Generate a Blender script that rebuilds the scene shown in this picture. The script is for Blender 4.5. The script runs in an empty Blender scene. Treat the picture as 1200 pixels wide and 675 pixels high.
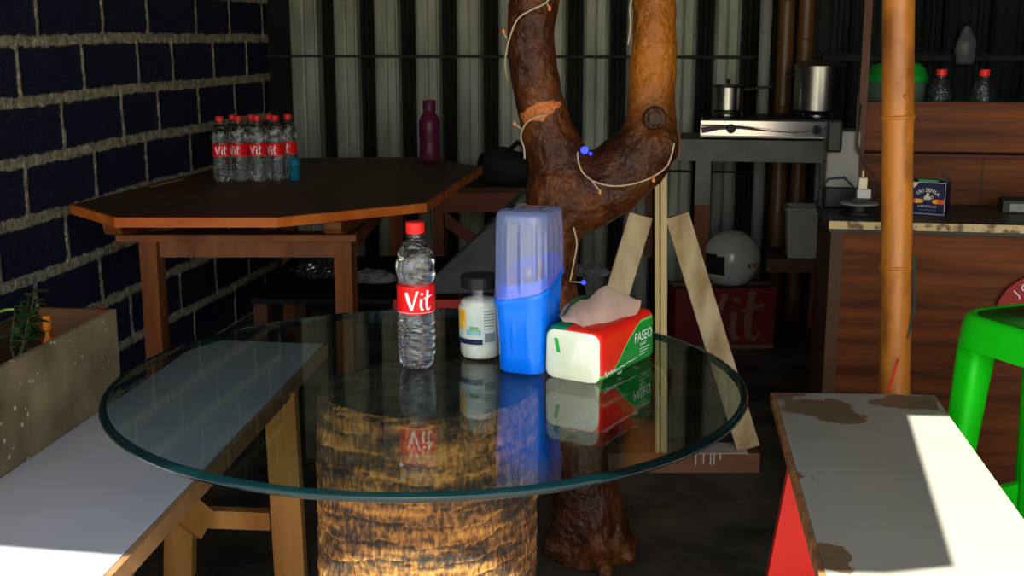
import bpy, bmesh, math, random
from math import sin, cos, tan, atan, radians as R, pi
from mathutils import Vector, Matrix, noise as mnoise
random.seed(7)
scn = bpy.context.scene
COL = scn.collection

# ---------------------------------------------------------------- camera
F = 1410.0; TH = R(11.9); YAW = R(9.0); H = 1.30
cam_d = bpy.data.cameras.new('camera'); cam = bpy.data.objects.new('camera', cam_d); COL.objects.link(cam)
cam_d.sensor_width = 36; cam_d.lens = 36 * F / 1200; cam_d.clip_start = .02
cam.location = (0, 0, H); cam.rotation_euler = (pi / 2 - TH, 0, YAW)
scn.camera = cam
# ---------------------------------------------------------------- light
SUN_ELEV = R(42)
ROOF = 2.35
world = bpy.data.worlds.new('sky'); scn.world = world; world.use_nodes = True
wn = world.node_tree; bgn = wn.nodes['Background']
sky = wn.nodes.new('ShaderNodeTexSky'); sky.sky_type = 'NISHITA'; sky.sun_disc = False
sky.sun_elevation = SUN_ELEV; sky.sun_rotation = pi - YAW; sky.air_density = 1.0; sky.dust_density = 1.5
wn.links.new(sky.outputs[0], bgn.inputs[0]); bgn.inputs[1].default_value = 0.30
sd = bpy.data.lights.new('sun', 'SUN'); sd.energy = 15.0; sd.angle = R(.3); sd.color = (1, .95, .86)
sun = bpy.data.objects.new('sun', sd); COL.objects.link(sun); sun.location = (0, -4, 6)
sun.rotation_euler = (pi / 2 - SUN_ELEV, 0, YAW)
scn.view_settings.view_transform = 'Standard'; scn.view_settings.look = 'None'
scn.view_settings.gamma = 1; scn.view_settings.use_curve_mapping = False
scn.view_settings.exposure = 0.36

# ---------------------------------------------------------------- helpers: places
CY, SY = cos(YAW), sin(YAW)
def C2W(X, d, z): return Vector((X * CY - d * SY, X * SY + d * CY, z))      # right / ahead / up, as a person standing at the front sees it
def _ray(px, py):
    u = (px - 600) / F; v = (py - 337.5) / F; k = cos(TH) - v * sin(TH)
    return u / k, (sin(TH) + v * cos(TH)) / k
def W(px, py, d=None, z=None):
    a, b = _ray(px, py)
    if d is None: d = (H - z) / b
    return C2W(a * d, d, H - b * d)
def WY(px, py, y):
    a, b = _ray(px, py); d = y / (a * SY + CY); return C2W(a * d, d, H - b * d)
def cd(p): return (p.x * CY + p.y * SY, -p.x * SY + p.y * CY)
# ---------------------------------------------------------------- helpers: materials
def nt_mat(name):
    m = bpy.data.materials.new(name); m.use_nodes = True
    n = m.node_tree.nodes; return m, n, m.node_tree.links, n['Principled BSDF'], n['Material Output']
def M(name, col, rough=.5, metal=0, col2=None, scale=5, stretch=(1, 1, 1), bump=0, bscale=None, detail=6, lo=.35, hi=.65, coat=0, spec=None, rough2=None, alpha=None):
    m, n, l, b, o = nt_mat(name)
    b.inputs['Base Color'].default_value = (*col, 1); b.inputs['Roughness'].default_value = rough
    b.inputs['Metallic'].default_value = metal; b.inputs['Coat Weight'].default_value = coat
    b.inputs['Specular IOR Level'].default_value = .22 if spec is None else spec
    tc = n.new('ShaderNodeTexCoord'); mp = n.new('ShaderNodeMapping'); mp.inputs['Scale'].default_value = stretch
    l.new(tc.outputs['Object'], mp.inputs[0])
    nz = n.new('ShaderNodeTexNoise'); nz.inputs['Scale'].default_value = scale; nz.inputs['Detail'].default_value = detail
    l.new(mp.outputs[0], nz.inputs['Vector'])
    if col2:
        cr = n.new('ShaderNodeValToRGB'); e = cr.color_ramp.elements
        e[0].position = lo; e[1].position = hi; e[0].color = (*col, 1); e[1].color = (*col2, 1)
        l.new(nz.outputs[0], cr.inputs[0]); l.new(cr.outputs[0], b.inputs['Base Color'])
    if rough2 is not None:
        mr = n.new('ShaderNodeMapRange'); mr.inputs[1].default_value = lo; mr.inputs[2].default_value = hi
        mr.inputs[3].default_value = rough; mr.inputs[4].default_value = rough2
        l.new(nz.outputs[0], mr.inputs[0]); l.new(mr.outputs[0], b.inputs['Roughness'])
    if bump:
        bn = n.new('ShaderNodeBump'); bn.inputs['Strength'].default_value = bump; bn.inputs['Distance'].default_value = .01
        if bscale:
            n2 = n.new('ShaderNodeTexNoise'); n2.inputs['Scale'].default_value = bscale; n2.inputs['Detail'].default_value = 4
            l.new(mp.outputs[0], n2.inputs['Vector']); l.new(n2.outputs[0], bn.inputs['Height'])
        else: l.new(nz.outputs[0], bn.inputs['Height'])
        l.new(bn.outputs[0], b.inputs['Normal'])
    return m
def film(name, tint, refl=1.0, rough=0.0, diffuse=None, dmix=0.0, bump=0, bscale=30, stretch=(1, 1, 1)):
    """thin clear sheet: tinted see-through + Schlick mirror, optional milky share"""
    m, n, l, b, o = nt_mat(name); n.remove(b)
    t = n.new('ShaderNodeBsdfTransparent'); t.inputs[0].default_value = (*tint, 1)
    g = n.new('ShaderNodeBsdfGlossy'); g.inputs['Roughness'].default_value = rough
    lw = n.new('ShaderNodeLayerWeight'); lw.inputs[0].default_value = .5
    p = n.new('ShaderNodeMath'); p.operation = 'POWER'; p.inputs[1].default_value = 5
    q = n.new('ShaderNodeMath'); q.operation = 'MULTIPLY_ADD'; q.inputs[1].default_value = .96 * refl; q.inputs[2].default_value = .04 * refl
    l.new(lw.outputs['Facing'], p.inputs[0]); l.new(p.outputs[0], q.inputs[0])
    base = t.outputs[0]
    if dmix:
        d = n.new('ShaderNodeBsdfDiffuse'); d.inputs[0].default_value = (*diffuse, 1)
        tl = n.new('ShaderNodeBsdfTranslucent'); tl.inputs[0].default_value = (*diffuse, 1)
        ad = n.new('ShaderNodeMixShader'); ad.inputs[0].default_value = .4
        l.new(d.outputs[0], ad.inputs[1]); l.new(tl.outputs[0], ad.inputs[2])
        mm = n.new('ShaderNodeMixShader'); mm.inputs[0].default_value = dmix
        l.new(t.outputs[0], mm.inputs[1]); l.new(ad.outputs[0], mm.inputs[2]); base = mm.outputs[0]
    mx = n.new('ShaderNodeMixShader'); l.new(q.outputs[0], mx.inputs[0]); l.new(base, mx.inputs[1]); l.new(g.outputs[0], mx.inputs[2])
    if bump:
        tc = n.new('ShaderNodeTexCoord'); mp = n.new('ShaderNodeMapping'); mp.inputs['Scale'].default_value = stretch
        l.new(tc.outputs['Object'], mp.inputs[0])
        nz = n.new('ShaderNodeTexNoise'); nz.inputs['Scale'].default_value = bscale; l.new(mp.outputs[0], nz.inputs['Vector'])
        bn = n.new('ShaderNodeBump'); bn.inputs['Strength'].default_value = bump; bn.inputs['Distance'].default_value = .01
        l.new(nz.outputs[0], bn.inputs['Height']); l.new(bn.outputs[0], g.inputs['Normal']); l.new(bn.outputs[0], lw.inputs['Normal'])
    l.new(mx.outputs[0], o.inputs[0]); return m
def solid_glass(name, col, ior=1.33, rough=0.0):
    m, n, l, b, o = nt_mat(name)
    b.inputs['Base Color'].default_value = (*col, 1); b.inputs['Transmission Weight'].default_value = 1
    b.inputs['IOR'].default_value = ior; b.inputs['Roughness'].default_value = rough; return m
def glow(name, col, s):
    m, n, l, b, o = nt_mat(name)
    b.inputs['Base Color'].default_value = (*col, 1); b.inputs['Emission Color'].default_value = (*col, 1)
    b.inputs['Emission Strength'].default_value = s; return m
def node_math(n, l, op, a, b=None, c=None):
    q = n.new('ShaderNodeMath'); q.operation = op
    for i, v in enumerate((a, b, c)):
        if v is None: continue
        if isinstance(v, (int, float)): q.inputs[i].default_value = v
        else: l.new(v, q.inputs[i])
    return q.outputs[0]
def mixc(n, l, f, a, b):
    q = n.new('ShaderNodeMix'); q.data_type = 'RGBA'
    l.new(f, q.inputs[0])
    for i, v in ((6, a), (7, b)):
        if isinstance(v, tuple): q.inputs[i].default_value = (*v, 1)
        else: l.new(v, q.inputs[i])
    return q.outputs[2]
# ---------------------------------------------------------------- helpers: meshes
class MB:
    def __init__(s): s.v = []; s.f = []; s.mi = []
    def add(s, vs, fs, mi=0):
        o = len(s.v); s.v += [Vector(p) for p in vs]; s.f += [tuple(i + o for i in f) for f in fs]; s.mi += [mi] * len(fs); return s
    def box(s, lo, hi, mi=0, T=None):
        x0, y0, z0 = lo; x1, y1, z1 = hi
        vs = [Vector(p) for p in ((x0,y0,z0),(x1,y0,z0),(x1,y1,z0),(x0,y1,z0),(x0,y0,z1),(x1,y0,z1),(x1,y1,z1),(x0,y1,z1))]
        if T: vs = [T @ p for p in vs]
        return s.add(vs, [(0,3,2,1),(4,5,6,7),(0,1,5,4),(1,2,6,5),(2,3,7,6),(3,0,4,7)], mi)
    def hexa(s, bot, top, mi=0):      # 4 + 4 points, both counter-clockwise from above
        return s.add(list(bot) + list(top), [(0,3,2,1),(4,5,6,7),(0,1,5,4),(1,2,6,5),(2,3,7,6),(3,0,4,7)], mi)
    def prism(s, poly, z0, z1, mi=0):
        n = len(poly); vs = [Vector((p[0], p[1], z0)) for p in poly] + [Vector((p[0], p[1], z1)) for p in poly]
        fs = [tuple(reversed(range(n))), tuple(range(n, 2 * n))] + [(i, (i+1) % n, n + (i+1) % n, n + i) for i in range(n)]
        return s.add(vs, fs, mi)
    def bar(s, p, q, w, h, side=None, mi=0):   # straight bar p->q; w along side direction, h across
        p, q = Vector(p), Vector(q); a = (q - p).normalized()
        sd_ = Vector(side) if side is not None else (Vector((0,0,1)).cross(a) if abs(a.z) < .95 else Vector((1,0,0)))
        sd_ = (sd_ - a * sd_.dot(a)).normalized(); up = a.cross(sd_)
        c = lambda o: [o - sd_*w/2 - up*h/2, o + sd_*w/2 - up*h/2, o + sd_*w/2 + up*h/2, o - sd_*w/2 + up*h/2]
        return s.add(c(p) + c(q), [(0,3,2,1),(4,5,6,7),(0,1,5,4),(1,2,6,5),(2,3,7,6),(3,0,4,7)], mi)
    def tube(s, pts, r, seg=10, mi=0, cap=True):
        pts = [Vector(p) for p in pts]; n = len(pts)
        rs = r if isinstance(r, (list, tuple)) else [r] * n
        vs = []; prev = None
        for i, p in enumerate(pts):
            t = (pts[min(i+1, n-1)] - pts[max(i-1, 0)]).normalized()
            if prev is None: u = t.orthogonal().normalized()
            else:
                u = prev - t * prev.dot(t); u = u.normalized() if u.length > 1e-6 else t.orthogonal().normalized()
            prev = u; w = t.cross(u)
            for k in range(seg): a = 2*pi*k/seg; vs.append(p + (u*cos(a) + w*sin(a)) * rs[i])
        fs = [(i*seg+k, i*seg+(k+1) % seg, (i+1)*seg+(k+1) % seg, (i+1)*seg+k) for i in range(n-1) for k in range(seg)]
        if cap: fs += [tuple(reversed(range(seg))), tuple(range((n-1)*seg, n*seg))]
        return s.add(vs, fs, mi)
    def lathe(s, prof, seg=32, mi=0, fn=None, c=(0,0,0), cap=True):
        c = Vector(c); vs = []
        for r, z in prof:
            for k in range(seg):
                a = 2*pi*k/seg; rr = fn(r, z, a) if fn else r
                vs.append(c + Vector((rr*cos(a), rr*sin(a), z)))
        n = len(prof)
        fs = [(i*seg+k, i*seg+(k+1) % seg, (i+1)*seg+(k+1) % seg, (i+1)*seg+k) for i in range(n-1) for k in range(seg)]
        if cap: fs += [tuple(reversed(range(seg))), tuple(range((n-1)*seg, n*seg))]
        return s.add(vs, fs, mi)
    def ball(s, c, r, seg=16, mi=0, sc=(1,1,1)):
        c = Vector(c); m = seg // 2
        vs = [c + Vector((0,0,-r*sc[2]))]
        for i in range(1, m):
            t = -pi/2 + pi*i/m
            for k in range(seg): a = 2*pi*k/seg; vs.append(c + Vector((r*sc[0]*cos(t)*cos(a), r*sc[1]*cos(t)*sin(a), r*sc[2]*sin(t))))
        vs.append(c + Vector((0,0,r*sc[2]))); L = len(vs) - 1
        fs = [(0, 1+(k+1) % seg, 1+k) for k in range(seg)] + [(L, L-seg+k, L-seg+(k+1) % seg) for k in range(seg)]
        fs += [(1+i*seg+k, 1+i*seg+(k+1) % seg, 1+(i+1)*seg+(k+1) % seg, 1+(i+1)*seg+k) for i in range(m-2) for k in range(seg)]
        return s.add(vs, fs, mi)
    def loft(s, rings, mi=0, cap=True, closed=True):
        n = len(rings); g = len(rings[0]); vs = [p for r in rings for p in r]
        K = g if closed else g - 1
        fs = [(i*g+k, i*g+(k+1) % g, (i+1)*g+(k+1) % g, (i+1)*g+k) for i in range(n-1) for k in range(K)]
        if cap and closed: fs += [tuple(reversed(range(g))), tuple(range((n-1)*g, n*g))]
        return s.add(vs, fs, mi)
    def ribbon(s, pts, w, fn, mi=0, sub=4):
        """a painted stroke: (x,y) polyline of width w laid on the surface fn(x,y)"""
        P = []
        for i in range(len(pts)-1):
            for k in range(sub): P.append(Vector(pts[i]).lerp(Vector(pts[i+1]), k/sub))
        P.append(Vector(pts[-1])); n = len(P); ws = w if isinstance(w, (list, tuple)) else [w, w]
        vs = []
        for i, p in enumerate(P):
            t = (P[min(i+1, n-1)] - P[max(i-1, 0)]).normalized(); nn = Vector((-t.y, t.x))
            u = i/(n-1)*(len(ws)-1); a = int(min(u, len(ws)-1.001)); ww = ws[a] + (ws[a+1]-ws[a])*(u-a)
            for e in (-.5, .5): q = p + nn*ww*e; vs.append(fn(q.x, q.y))
        return s.add(vs, [(2*i, 2*i+2, 2*i+3, 2*i+1) for i in range(n-1)], mi)
    def build(s, name, mats, parent=None, smooth=False, world=False, bevel=0, label=None):
        me = bpy.data.meshes.new(name)
        vs = s.v
        if world and parent is not None: inv = parent_matrix(parent).inverted(); vs = [inv @ p for p in vs]
        me.from_pydata([tuple(p) for p in vs], [], s.f)
        mats = mats if isinstance(mats, (list, tuple)) else [mats]
        for m in mats: me.materials.append(m)
        me.polygons.foreach_set('material_index', s.mi)
        bm = bmesh.new(); bm.from_mesh(me); bmesh.ops.recalc_face_normals(bm, faces=bm.faces); bm.to_mesh(me); bm.free()
        if smooth: me.polygons.foreach_set('use_smooth', [True]*len(me.polygons))
        o = bpy.data.objects.new(name, me); COL.objects.link(o)
        if parent is not None: o.parent = parent
        if bevel:
            b = o.modifiers.new('bevel', 'BEVEL'); b.width = bevel; b.segments = 2; b.limit_method = 'ANGLE'; b.angle_limit = R(40)
        if smooth == 'auto' or (bevel and smooth):
            pass
        if label: o['label'] = label
        return o
def parent_matrix(o):
    m = Matrix.LocRotScale(o.location, o.rotation_euler, o.scale)
    return parent_matrix(o.parent) @ m if o.parent else m
def sharp(o, ang=35):      # smooth shading that keeps edges sharper than ang
    me = o.data; me.polygons.foreach_set('use_smooth', [True]*len(me.polygons)); me.set_sharp_from_angle(angle=R(ang)); return o
def tag(o, label, cat, group=None):
    o['label'] = label; o['category'] = cat
    if group: o['group'] = group
    return o
def thing(name, label, cat, loc=(0,0,0), rz=0, group=None):
    o = bpy.data.objects.new(name, None); COL.objects.link(o); o.location = loc; o.rotation_euler = (0, 0, rz)
    o.empty_display_size = .05
    return tag(o, label, cat, group)
def struct(o): o['kind'] = 'structure'; return o
def copy_tree(o, parent=None):
    c = o.copy(); COL.objects.link(c)
    if parent is not None: c.parent = parent
    for ch in list(o.children): copy_tree(ch, c)
    return c
def text_geo(body, size):
    cu = bpy.data.curves.new('t', 'FONT'); cu.body = body; cu.size = size; cu.align_x = 'CENTER'; cu.align_y = 'CENTER'; cu.resolution_u = 3
    ob = bpy.data.objects.new('t', cu); COL.objects.link(ob)
    dg = bpy.context.evaluated_depsgraph_get(); me = bpy.data.meshes.new_from_object(ob.evaluated_get(dg))
    vs = [v.co.copy() for v in me.vertices]; fs = [tuple(p.vertices) for p in me.polygons]
    bpy.data.objects.remove(ob); bpy.data.curves.remove(cu); bpy.data.meshes.remove(me); return vs, fs
def add_text(mb, body, size, fn, mi=0):
    vs, fs = text_geo(body, size); mb.add([fn(v.x, v.y) for v in vs], fs, mi); return mb
def rrect(w, d, r, seg=6):
    pts = []
    for cx, cy, a0 in ((w/2-r, d/2-r, 0), (-w/2+r, d/2-r, pi/2), (-w/2+r, -d/2+r, pi), (w/2-r, -d/2+r, 1.5*pi)):
        for k in range(seg+1): a = a0 + pi/2*k/seg; pts.append((cx + r*cos(a), cy + r*sin(a)))
    return pts
VIT = [([(0,.92),(.13,.5),(.30,.0)], [.17,.2,.12]), ([(.30,.02),(.42,.45),(.60,1.0)], [.10,.09,.13]),
       ([(.80,.60),(.76,.25),(.82,.04),(.92,.06)], [.14,.14,.12,.05]), ([(.82,.80),(.85,.90)], [.13,.13]),
       ([(1.16,1.02),(1.08,.4),(1.10,.08),(1.22,.02),(1.34,.16)], [.15,.15,.13,.09,.04]), ([(.93,.62),(1.15,.66),(1.42,.76)], [.06,.12,.06])]
def vit(mb, h, fn, mi=0):
    for pts, w in VIT: mb.ribbon([((x-.7)*h, (y-.5)*h) for x, y in pts], [a*h for a in w], fn, mi)
    return mb

# ---------------------------------------------------------------- materials
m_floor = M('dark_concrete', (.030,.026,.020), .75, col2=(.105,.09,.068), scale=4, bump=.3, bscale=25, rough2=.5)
m_yard = M('yard_bounce_concrete', (.50,.44,.36), .9, col2=(.58,.52,.43), scale=3)
m_ceil = M('roof_sheet', (.05,.045,.04), .8)
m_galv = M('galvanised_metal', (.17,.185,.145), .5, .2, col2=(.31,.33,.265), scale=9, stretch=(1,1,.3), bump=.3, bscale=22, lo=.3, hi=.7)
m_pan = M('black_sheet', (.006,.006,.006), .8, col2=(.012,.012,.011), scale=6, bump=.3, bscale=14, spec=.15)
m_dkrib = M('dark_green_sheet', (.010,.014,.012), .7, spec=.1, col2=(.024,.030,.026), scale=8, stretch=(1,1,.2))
m_rod = M('dark_rod', (.03,.03,.03), .5)
m_oak = M('table_brown', (.055,.026,.010), .5, spec=.3, col2=(.10,.048,.018), scale=12, stretch=(1,.12,1), bump=.05)
m_oakedge = M('orange_brown_edge', (.42,.085,.008), .5, col2=(.60,.16,.02), scale=14, stretch=(.15,1,1))
m_leg = M('red_brown_wood', (.13,.036,.009), .55, col2=(.21,.068,.017), scale=14, stretch=(1,1,.12))
m_pine = M('yellow_pine', (.36,.15,.032), .6, col2=(.60,.30,.085), scale=10, stretch=(1,1,.15), bump=.15, bscale=30)
m_whitelam = M('white_laminate', (.42,.45,.49), .4, col2=(.49,.53,.57), scale=4)
m_edgewood = M('board_edge', (.20,.11,.05), .7, col2=(.32,.18,.08), scale=20)
m_red = M('red_paint', (.62,.018,.015), .35, col2=(.72,.03,.02), scale=5)
m_bamboo = None
m_cab = M('counter_veneer', (.060,.015,.004), .5, col2=(.165,.046,.010), scale=5, stretch=(.5,1,8), detail=9, lo=.32, hi=.66, spec=.12)
m_cabtop = M('green_black_top', (.02,.028,.022), .35, col2=(.03,.04,.032), scale=9)
m_worn = M('worn_trim', (.55,.42,.20), .5, col2=(.16,.10,.05), scale=40, lo=.5, hi=.62)
m_redcap = M('red_cap', (.80,.02,.015), .35)
m_vred = M('label_red', (.80,.008,.008), .4)
m_white = M('white_print', (.85,.85,.82), .5)
m_black = M('black_plastic', (.012,.012,.012), .4)
m_chrome = M('chrome', (.42,.42,.42), .18, 1)
m_steel = M('steel', (.42,.41,.36), .28, 1, col2=(.5,.49,.44), scale=8, bump=.05)
m_greywood = M('grey_painted_wood', (.17,.18,.16), .6, col2=(.24,.25,.22), scale=8, bump=.1)
m_darkwood = M('dark_brown_wood', (.04,.015,.006), .65, col2=(.075,.03,.012), scale=9, stretch=(.2,1,1))
m_wire = M('pale_wire', (.45,.35,.22), .5)
m_dkwire = M('dark_wire', (.02,.02,.02), .5)

# ================================================================ the setting
WX, WYB, WR = -2.10, 5.69, 2.6
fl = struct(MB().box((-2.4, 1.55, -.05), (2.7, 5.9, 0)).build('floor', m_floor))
gr = struct(MB().box((-12, -14, -.06), (12, 1.55, -.002)).build('ground', m_yard))  # out of view; runs pale under the roof to bounce sun onto the fronts
# unseen roof; front edge and right notch are shaped to place the sun patches
SH = (ROOF - .5) / tan(SUN_ELEV)
def up(p): X, d = cd(p); return C2W(X, d - SH, 0)
nl, nf, nr, nn = up(W(1119, 664, z=.5)), up(W(1065, 487, z=.5)), up(W(1116, 488, z=.5)), up(W(1260, 660, z=.5))
le = up(W(0, 641, z=.5)); lm = up(W(130, 651, z=.5)); dirl = (lm - le).normalized()
pa = le - dirl * 1.6; pb = up(W(1040, 672, z=.5))
poly = [pa, lm, pb, nl, nf, nr, nn, C2W(2.7, cd(nn)[1], 0), Vector((2.7, 5.9, 0)), Vector((-2.3, 5.9, 0))]
# narrow slot, added to the roof to streak sun onto the far table
def upo(px, py): X, d = cd(W(px, py, z=.76)); return C2W(X, d - (ROOF-.76)/tan(SUN_ELEV), 0)
g0, g1 = upo(168, 221.5), upo(212, 210); gd = (g1-g0).normalized(); gw = Vector((gd.y, -gd.x, 0))*.011
poly += [Vector((-2.3, g1.y, 0)), g1, g1+gw, g0+gw, g0, g1 - gd*.0002, Vector((-2.3, g1.y-.0002, 0)), Vector((-2.3, pa.y, 0))]
struct(MB().prism([(p.x, p.y) for p in poly], ROOF, ROOF+.04).build('ceiling', m_ceil))
struct(MB().box((WR, .4, 0), (WR+.06, 5.9, ROOF)).build('wall_right', m_pan))

# painted block wall on the left
def wall_left():
    y0, y1, z0, z1, st = .2, WYB, 0, ROOF, .011
    zs = [-.01, .175, .36, .545, .729, .915, 1.10, 1.285, 1.465, 1.65, 1.83, 2.01, 2.2, 2.38, 2.57]
    fixed = {6: [3.49,3.89,4.30,4.60,5.01,5.40], 7: [3.62,4.05,4.40,4.85,5.21,5.62], 5: [3.73,4.15,4.45,4.83,5.23,5.6]}
    rows = []
    for i in range(len(zs)):
        if i in fixed: js = list(fixed[i]); a = js[0]
        else: js = [3.5 + (.2 if i % 2 else 0) + random.uniform(-.05,.05) + .405*k for k in range(6)]; a = js[0]
        while a > 0: a -= .41 + random.uniform(-.04,.04); js.append(a)
        rows.append(js)
    ny = int((y1-y0)/st); nz = int((z1-z0)/st)
    vs = []; dv = []
    for j in range(nz+1):
        z = z0 + (z1-z0)*j/nz
        for i in range(ny+1):
            y = y0 + (y1-y0)*i/ny
            zz = z + .012*mnoise.noise((y*1.3, 2.2, 0))
            dh = min(abs(zz-q) for q in zs)
            r = max(k for k in range(len(zs)) if zs[k] <= zz) if zz >= zs[0] else 0
            yy = y + .006*mnoise.noise((z*9, y*.5, 5))
            dj = min(abs(yy-q) for q in rows[r])
            e = min(dh/.018, dj/.0105) + .35*mnoise.noise((y*25, z*25, 1)) + .2*mnoise.noise((y*60, z*60, 3))
            k = max(0, min(1, 1.5-e))
            bx = k*(.006 + .004*mnoise.noise((y*40, z*40, 8))) + .0012*mnoise.noise((y*18, z*18, 4))
            vs.append((WX + bx, y, z)); dv.append(e)
    w = ny+1
    fs = [(j*w+i, j*w+i+1, (j+1)*w+i+1, (j+1)*w+i) for j in range(nz) for i in range(ny)]
    mb = MB(); mb.v = vs; mb.f = fs; mb.mi = [0]*len(fs)
    m, n, l, b, o = nt_mat('navy_blocks')
    at = n.new('ShaderNodeAttribute'); at.attribute_name = 'joint'
    tc = n.new('ShaderNodeTexCoord'); nz1 = n.new('ShaderNodeTexNoise'); nz1.inputs['Scale'].default_value = 110; nz1.inputs['Detail'].default_value = 3
    l.new(tc.outputs['Object'], nz1.inputs['Vector'])
    e = node_math(n, l, 'MULTIPLY_ADD', nz1.outputs[0], .8, at.outputs['Fac'])
    f = n.new('ShaderNodeMapRange'); f.inputs[1].default_value = 1.25; f.inputs[2].default_value = 1.5; l.new(e, f.inputs[0])
    nz2 = n.new('ShaderNodeTexNoise'); nz2.inputs['Scale'].default_value = 45; l.new(tc.outputs['Object'], nz2.inputs['Vector'])
    mc = mixc(n, l, node_math(n, l, 'MULTIPLY_ADD', nz2.outputs[0], 2.2, -.6), (.15,.135,.085), (.55,.50,.35))
    nz3 = n.new('ShaderNodeTexNoise'); nz3.inputs['Scale'].default_value = 6; l.new(tc.outputs['Object'], nz3.inputs['Vector'])
    bc = mixc(n, l, nz3.outputs[0], (.006,.009,.028), (.013,.017,.048))
    l.new(mixc(n, l, f.outputs[0], mc, bc), b.inputs['Base Color']); b.inputs['Roughness'].default_value = .75
    b.inputs['Specular IOR Level'].default_value = .25
    bn = n.new('ShaderNodeBump'); bn.inputs['Strength'].default_value = 1; bn.inputs['Distance'].default_value = .012
    l.new(nz1.outputs[0], bn.inputs['Height']); l.new(bn.outputs[0], b.inputs['Normal'])
    ob = mb.build('wall_left', m, smooth=True); struct(ob)
    a = ob.data.attributes.new('joint', 'FLOAT', 'POINT'); a.data.foreach_set('value', dv)
wall_left()

# corrugated sheet wall at the back
def wall_back():
    x_a = WY(361, 60, WYB).x; x_b = WY(852, 60, WYB).x; pitch = (x_b - x_a)/10
    x_dark = WY(880, 60, WYB).x
    pts = []; x = x_a - 2*pitch
    pts.append((WX-.1, WYB, 0))
    k = 0
    while x < WR + .1:
        dark = x > x_dark
        hw = .052; dp = .035
        if k == 2: hw = .062; dp = .06
        m = 2 if dark else 1
        if x - hw - .012 > WX - .05:
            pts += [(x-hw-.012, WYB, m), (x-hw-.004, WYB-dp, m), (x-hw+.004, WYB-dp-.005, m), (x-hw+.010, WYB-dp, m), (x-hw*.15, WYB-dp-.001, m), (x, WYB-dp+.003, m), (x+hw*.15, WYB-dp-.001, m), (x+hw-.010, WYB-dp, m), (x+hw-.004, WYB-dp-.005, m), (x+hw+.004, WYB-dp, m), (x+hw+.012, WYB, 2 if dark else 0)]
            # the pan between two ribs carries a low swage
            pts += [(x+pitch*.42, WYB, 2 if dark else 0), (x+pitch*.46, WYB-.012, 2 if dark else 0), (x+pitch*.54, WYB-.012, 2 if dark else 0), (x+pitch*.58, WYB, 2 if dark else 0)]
        x += pitch; k += 1
    pts.append((WR+.06, WYB, 0))
    mb = MB()
    for i in range(len(pts)-1):
        a, b = pts[i], pts[i+1]
        mb.add([(a[0],a[1],0),(b[0],b[1],0),(b[0],b[1],ROOF),(a[0],a[1],ROOF)], [(0,1,2,3)], a[2])
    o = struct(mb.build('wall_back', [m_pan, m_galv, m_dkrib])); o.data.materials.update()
    zr = WY(500, 66, WYB-.07).z
    MB().tube([(WX+.02, WYB-.075, zr), (WY(884,66,WYB-.075).x, WYB-.075, zr)], .007, 6).build('rail', m_rod, o)
    MB().tube([(WY(965,66,WYB-.075).x, WYB-.045, zr), (WR-.02, WYB-.045, zr)], .02, 6).build('rail', m_rod, o)
    zr = WY(500, 196, WYB-.07).z
    MB().tube([(WY(580,196,WYB-.05).x, WYB-.05, zr), (WY(884,196,WYB-.05).x, WYB-.05, zr)], .005, 6).build('rail', m_rod, o)
wall_back()

# ================================================================ glass table on the palm stump
TZ = .76
tc_ = C2W(-.133, 1.863, 0)
m_glass = film('table_glass', (.78,.87,.87), 1.0)
m_gedge = film('glass_edge', (.05,.16,.18), .8, diffuse=(.008,.07,.085), dmix=.12)
gt = thing('glass_tabletop', 'round clear glass tabletop with thick teal edge lying on the palm stump', 'tabletop', (tc_.x, tc_.y, TZ-.012))
RG = .505
MB().lathe([(RG-.012, 0), (RG-.012, .012)], 160).build('pane', m_glass, gt, smooth=False)
e_ = MB().lathe([(RG-.0115, .0001), (RG-.004, .0001), (RG-.001, .003), (RG, .006), (RG-.001, .009), (RG-.004, .0119), (RG-.0115, .0119)], 160, cap=False).build('polished_edge', m_gedge, gt, smooth=True, label='thick teal polished glass edge')

def palm_mat():
    m, n, l, b, o = nt_mat('palm_bark')
    tc = n.new('ShaderNodeTexCoord')
    def nz(scale, st, det=5):
        mp = n.new('ShaderNodeMapping'); mp.inputs['Scale'].default_value = st; l.new(tc.outputs['Object'], mp.inputs[0])
        q = n.new('ShaderNodeTexNoise'); q.inputs['Scale'].default_value = scale; q.inputs['Detail'].default_value = det
        l.new(mp.outputs[0], q.inputs['Vector']); return q.outputs[0]
    at = n.new('ShaderNodeAttribute'); at.attribute_name = 'ring'
    fib = nz(150, (1,1,.45), 4)            # small upright flecks
    pat = nz(7, (1,1,6.5), 8)            # weathered patches
    big = nz(6, (1,1,1.2), 3)
    v = node_math(n, l, 'MULTIPLY_ADD', fib, 1.25, node_math(n, l, 'MULTIPLY', at.outputs['Fac'], .34))
    v = node_math(n, l, 'MULTIPLY_ADD', pat, 1.7, v)
    v = node_math(n, l, 'MULTIPLY_ADD', big, .9, v)
    cr = n.new('ShaderNodeValToRGB'); e = cr.color_ramp.elements
    mr = n.new('ShaderNodeMapRange'); mr.inputs[1].default_value = 1.88; mr.inputs[2].default_value = 2.66; l.new(v, mr.inputs[0])
    e[0].position = 0; e[0].color = (.008,.004,.001,1); e[1].position = 1; e[1].color = (.38,.18,.032,1)
    q = e.new(.30); q.color = (.06,.024,.005,1); q = e.new(.60); q.color = (.20,.078,.012,1)
    l.new(mr.outputs[0], cr.inputs[0]); l.new(cr.outputs[0], b.inputs['Base Color']); b.inputs['Roughness'].default_value = .8
    bn = n.new('ShaderNodeBump'); bn.inputs['Strength'].default_value = .9; bn.inputs['Distance'].default_value = .008
    l.new(v, bn.inputs['Height']); l.new(bn.outputs[0], b.inputs['Normal']); return m
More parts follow.
